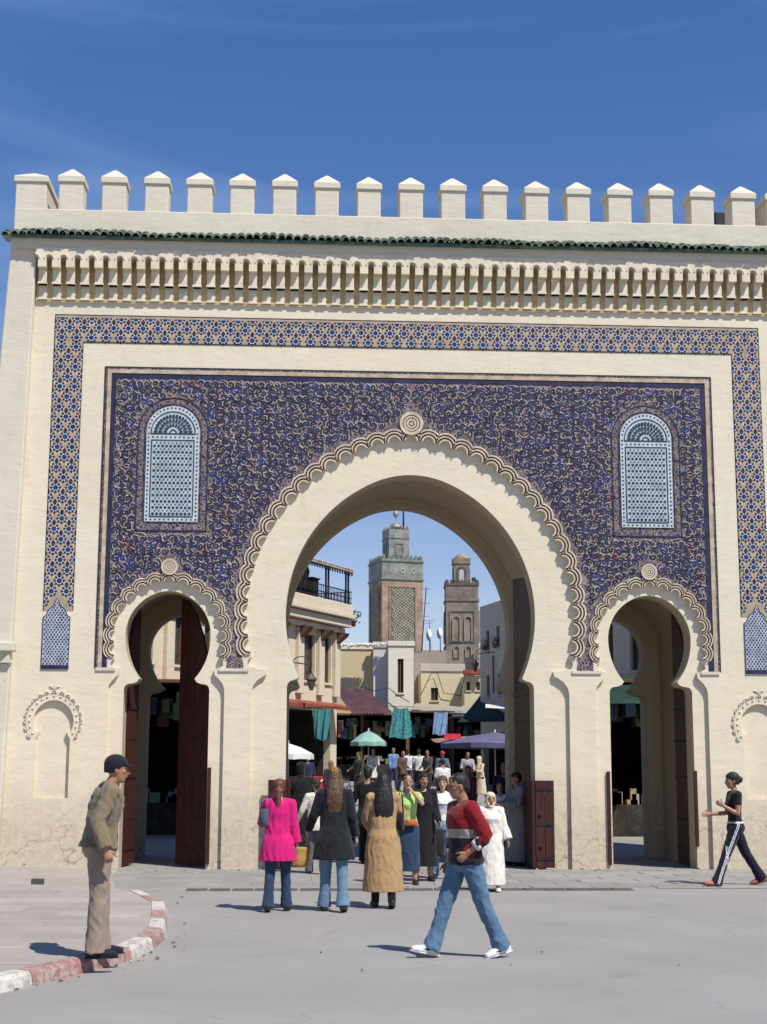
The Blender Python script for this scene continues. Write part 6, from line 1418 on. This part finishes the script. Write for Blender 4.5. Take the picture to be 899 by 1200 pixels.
person('woman in white gown and cream headscarf walking out of the arch', loc, 172, F, SK1, top=dict(mat=WGN, hem=.12, pad=.034, flare=(.03, .04), sleeve=.98, spad=.034, cuff=.045, wrinkle=.010, mode='drape', name='gown'), hair=dict(style='scarf', mat=cloth('cream_scarf', (.62, .53, .36), .12, 6)), shoes=SHW)
# ---- in the shade of the passage
loc = Vector((at(606, 950, 1.1).x, 1.1, 0.0))
F = mkfig(hgt(606, 905, loc), lean=2, hpitch=-14, arms={'L': (22, 6, 70, 20), 'R': (20, 6, 68, 20)}, girth=1.1)
P, F = person('man in grey robe reading a paper in the shade of the right jamb', loc, 112, F, SK2, top=dict(mat=cloth('grey_robe', (.20, .19, .18), .15, 5), hem=.08, pad=.045, flare=(.05, .06), sleeve=1, spad=.035, cuff=.03, wrinkle=.012, mode='drape', name='robe'), hair=dict(style='cap', mat=HB))
hw_ = wpt(P, (F.wr['L']+F.wr['R'])/2+F.hd['L']*.12); b = MB(); b.add([(-.17, 0, -.11), (0, -.03, -.11), (.17, 0, -.11), (.17, .03, .13), (0, 0, .13), (-.17, .03, .13)], [(0, 1, 4, 5), (1, 2, 3, 4)]); o = tag(b.build('newspaper', mat('newsprint', (.6, .6, .57), .9, .12, 30, 0)), 'open paper in the hands of the man in grey robe', 'newspaper'); o.location = hw_; o.rotation_euler = (R(-35), 0, R(112))
loc = Vector((at(586, 950, 2.4).x, 2.4, 0))
F = mkfig(hgt(586, 917, loc), arms={'L': (14, 8, 50, 20), 'R': (10, 8, 30, 0)})
person('child in white shirt standing beside the man in grey robe', loc, 170, F, SK1, top=dict(mat=cloth('white_top', (.6, .6, .6)), hem=.88, pad=.02, sleeve=1, wrinkle=.006), legs=dict(mat=cloth('grey_trousers', (.12, .12, .13)), pad=.014, flare=.01), hair=dict(style='short', mat=HB))
loc = Vector((at(352, 950, 2.2).x, 2.2, 0))
F = mkfig(hgt(352, 893, loc), arms={'L': (8, 8, 30, 10), 'R': (8, 8, 40, 20)}, girth=1.06)
person('person in long black robe behind the left jamb', loc, 8, F, SK2, top=dict(mat=cloth('black_robe', (.012, .012, .014), .2, 5), hem=.08, pad=.04, flare=(.05, .06), sleeve=1, spad=.03, cuff=.02, wrinkle=.012, mode='drape', name='robe'), hair=dict(style='scarf', mat=cloth('black_scarf', (.013, .012, .013))))
loc = Vector((at(371, 950, -1.2).x, -1.2, 0))
F = mkfig(hgt(371, 912, loc), female=True, arms={'L': (4, 22, 24, 0), 'R': (4, 10, 16, 0)}, legs={'L': (8, 4, 2), 'R': (-9, 12, 2, -10)})
person('person in cream shirt half hidden by the woman in black coat', loc, 5, F, SK1, top=dict(mat=cloth('cream_shirt', (.62, .57, .48), .1, 6), hem=.80, pad=.024, sleeve=1, wrinkle=.007), legs=dict(mat=cloth('grey_trousers', (.12, .12, .13)), pad=.018, flare=.02), hair=dict(style='short', mat=HDB))
loc = Vector((at(431, 950, 1.8).x, 1.8, 0))
F = mkfig(hgt(434, 899, loc), female=True, arms={'L': (2, 22, 14, 0), 'R': (10, 8, 40, 10)}, legs={'L': (12, 4, 2), 'R': (-12, 14, 2, -12)})
P, F = person('person in black carrying a dark bag ahead of the woman in camel coat', loc, -14, F, SK2, top=dict(mat=cloth('black_top', (.012, .012, .012), .2, 6), hem=.70, pad=.03, flare=(.04, .03), sleeve=1, wrinkle=.009, mode='drape', name='coat'), legs=dict(mat=cloth('black_trousers', (.012, .012, .014)), pad=.018, flare=.02), hair=dict(style='short', mat=HB))
hw_ = wpt(P, F.wr['L']+F.hd['L']*.09); bag('hand_bag', (hw_.x, hw_.y, hw_.z-.50), (.26, .14, .36), cloth('navy_bag', (.015, .016, .03)), 'dark navy bag swinging from the hand of the person in black', strap=.13)

# ---- the crowd further up the street
def far(px, py, H, label, face, top, leg, hair_, skin=SK2, female=False, Y=None, near=False, walk=0, **kw):
    if Y is None:
        best = (9, 0)
        for i in range(20, 600): y = i*.1; best = min(best, (abs(at(px, py, y).z-zg(y)-H), y))
        Y = best[1]
    x = at(px, 900, Y).x; loc = Vector((x, Y, zg(Y))); H = min(1.95, max(1.2, hgt(px, py, loc)))
    walk = walk or random.choice((-14, -8, 3, 9, 15)); ra = lambda: (random.uniform(-18, 28), random.uniform(4, 14), random.choice((8, 20, 45, 85)), random.uniform(0, 30)); face += random.uniform(-25, 25)
    F = mkfig(H, female=female, legs={'L': (walk, 5+max(0, -walk)*.5, 2), 'R': (-walk, 5+max(0, walk)*.5, 2)}, arms=kw.get('arms', {'L': ra(), 'R': ra()}), girth=random.uniform(.94, 1.12), lean=random.uniform(-1, 5), hyaw=random.uniform(-35, 35), twist=random.uniform(-8, 8)); return person(label, loc, face, F, skin, near=near, top=top, legs=leg, hair=hair_, group='people up the street', detail=False, skirt=kw.get('skirt'))
T = lambda n, c, hem=.88, sl=1, **kw: dict(mat=cloth(n, c), hem=hem, pad=.024, sleeve=sl, wrinkle=.006, **kw)
LG = lambda n, c: dict(mat=cloth(n, c), pad=.02, flare=.01, wrinkle=.006)
hs = dict(style='short', mat=HB); hs2 = dict(style='short', mat=HDB)
far(437, 877, 1.75, 'bald man in long white coat by the green umbrella', 215, T('white_coat', (.66, .66, .68), .62), LG('charcoal', (.03, .03, .035)), None, walk=6)
far(461, 876, 1.72, 'man in blue vest over pale sleeves in mid street', 185, T('blue_vest', (.14, .22, .42)), LG('navy_legs', (.03, .04, .09)), hs)
far(479, 878, 1.70, 'man in white patterned shirt beside the man in blue', 8, T('pattern_white', (.58, .60, .66), .9, .5), LG('teal_grey', (.05, .07, .09)), hs)
far(491, 878, 1.72, 'person in white tee with dark shoulder strap in mid street', -5, T('white_tee2', (.64, .64, .64), .9, .4), LG('charcoal', (.03, .03, .03)), hs)
far(502, 879, 1.70, 'person in olive grey clothes standing by the stalls', 160, T('olive_grey', (.09, .08, .065), .8), LG('charcoal', (.03, .03, .03)), hs2)
far(421, 881, 1.66, 'person in dark green robe left of the green umbrella', 150, T('dark_green', (.045, .05, .04), .3, flare=(.04, .04)), LG('charcoal', (.03, .03, .03)), dict(style='short', mat=HDB))
far(382, 876, 1.70, 'red haired woman in mauve top by the café shops', 170, T('mauve', (.30, .22, .30), .8), LG('charcoal', (.03, .03, .03)), dict(style='long', mat=hairm('red', (.45, .08, .03)), len=.1), SK3, True)
far(398, 874, 1.70, 'person in maroon at the café shop front', 200, T('maroon_top', (.14, .015, .02), .7), LG('charcoal', (.03, .03, .03)), hs)
far(388, 891, 1.62, 'woman with gold headscarf and dark dress ahead of the woman in black', 10, T('plum_dress', (.05, .03, .05), .4, flare=(.04, .04)), LG('charcoal', (.03, .03, .03)), dict(style='scarf', mat=cloth('gold_scarf', (.30, .16, .05), .4, 20)), SK2, True)
far(519, 889, 1.72, 'person in white tee and dark cap seen from behind', 6, T('white_tee3', (.66, .66, .66), .9, .4), LG('dark_legs', (.03, .03, .04)), dict(style='cap', mat=cloth('navy_cap', (.02, .025, .05))), walk=8)
far(518, 880, 1.74, 'man in red cap deeper in the crowd', 175, T('faded_blue', (.10, .14, .2), .9), LG('charcoal', (.03, .03, .03)), dict(style='cap', mat=cloth('red_cap', (.45, .03, .04))))
far(548, 881, 1.70, 'man in pale grey shirt under the violet canopy', 160, T('pale_grey', (.34, .35, .38), .9), LG('charcoal', (.03, .03, .03)), hs)
far(563, 886, 1.62, 'woman in cream headscarf and cream robe under the canopy', 120, T('cream_robe', (.60, .50, .36), .35, flare=(.05, .05)), LG('charcoal', (.03, .03, .03)), dict(style='scarf', mat=cloth('cream_scarf', (.6, .5, .3))), SK1, True)
far(592, 893, 1.74, 'person in black deep in the shade of the right jamb', 170, T('soot', (.016, .016, .018), .5), LG('charcoal', (.03, .03, .03)), hs, Y=6)
far(548, 897, 1.66, 'person in maroon headscarf behind the man in red', 185, T('wine', (.12, .02, .03), .4, flare=(.04, .04)), LG('charcoal', (.03, .03, .03)), dict(style='scarf', mat=cloth('wine_scarf', (.16, .05, .06))), SK1, True, Y=9)
far(360, 884, 1.70, 'person in dark blue at the red cart', 180, T('navy_far', (.02, .03, .07), .8), LG('charcoal', (.03, .03, .03)), hs)
far(472, 880, 1.66, 'person in brown jacket between the blue and white shirted men', 190, T('brown_jacket', (.10, .06, .04), .8), LG('charcoal', (.03, .03, .03)), hs2)
finish_jobs()
# print('TRIS', sum(len(o.data.polygons) for o in S.objects if o.type == 'MESH'), 'OBJ', len(S.objects))
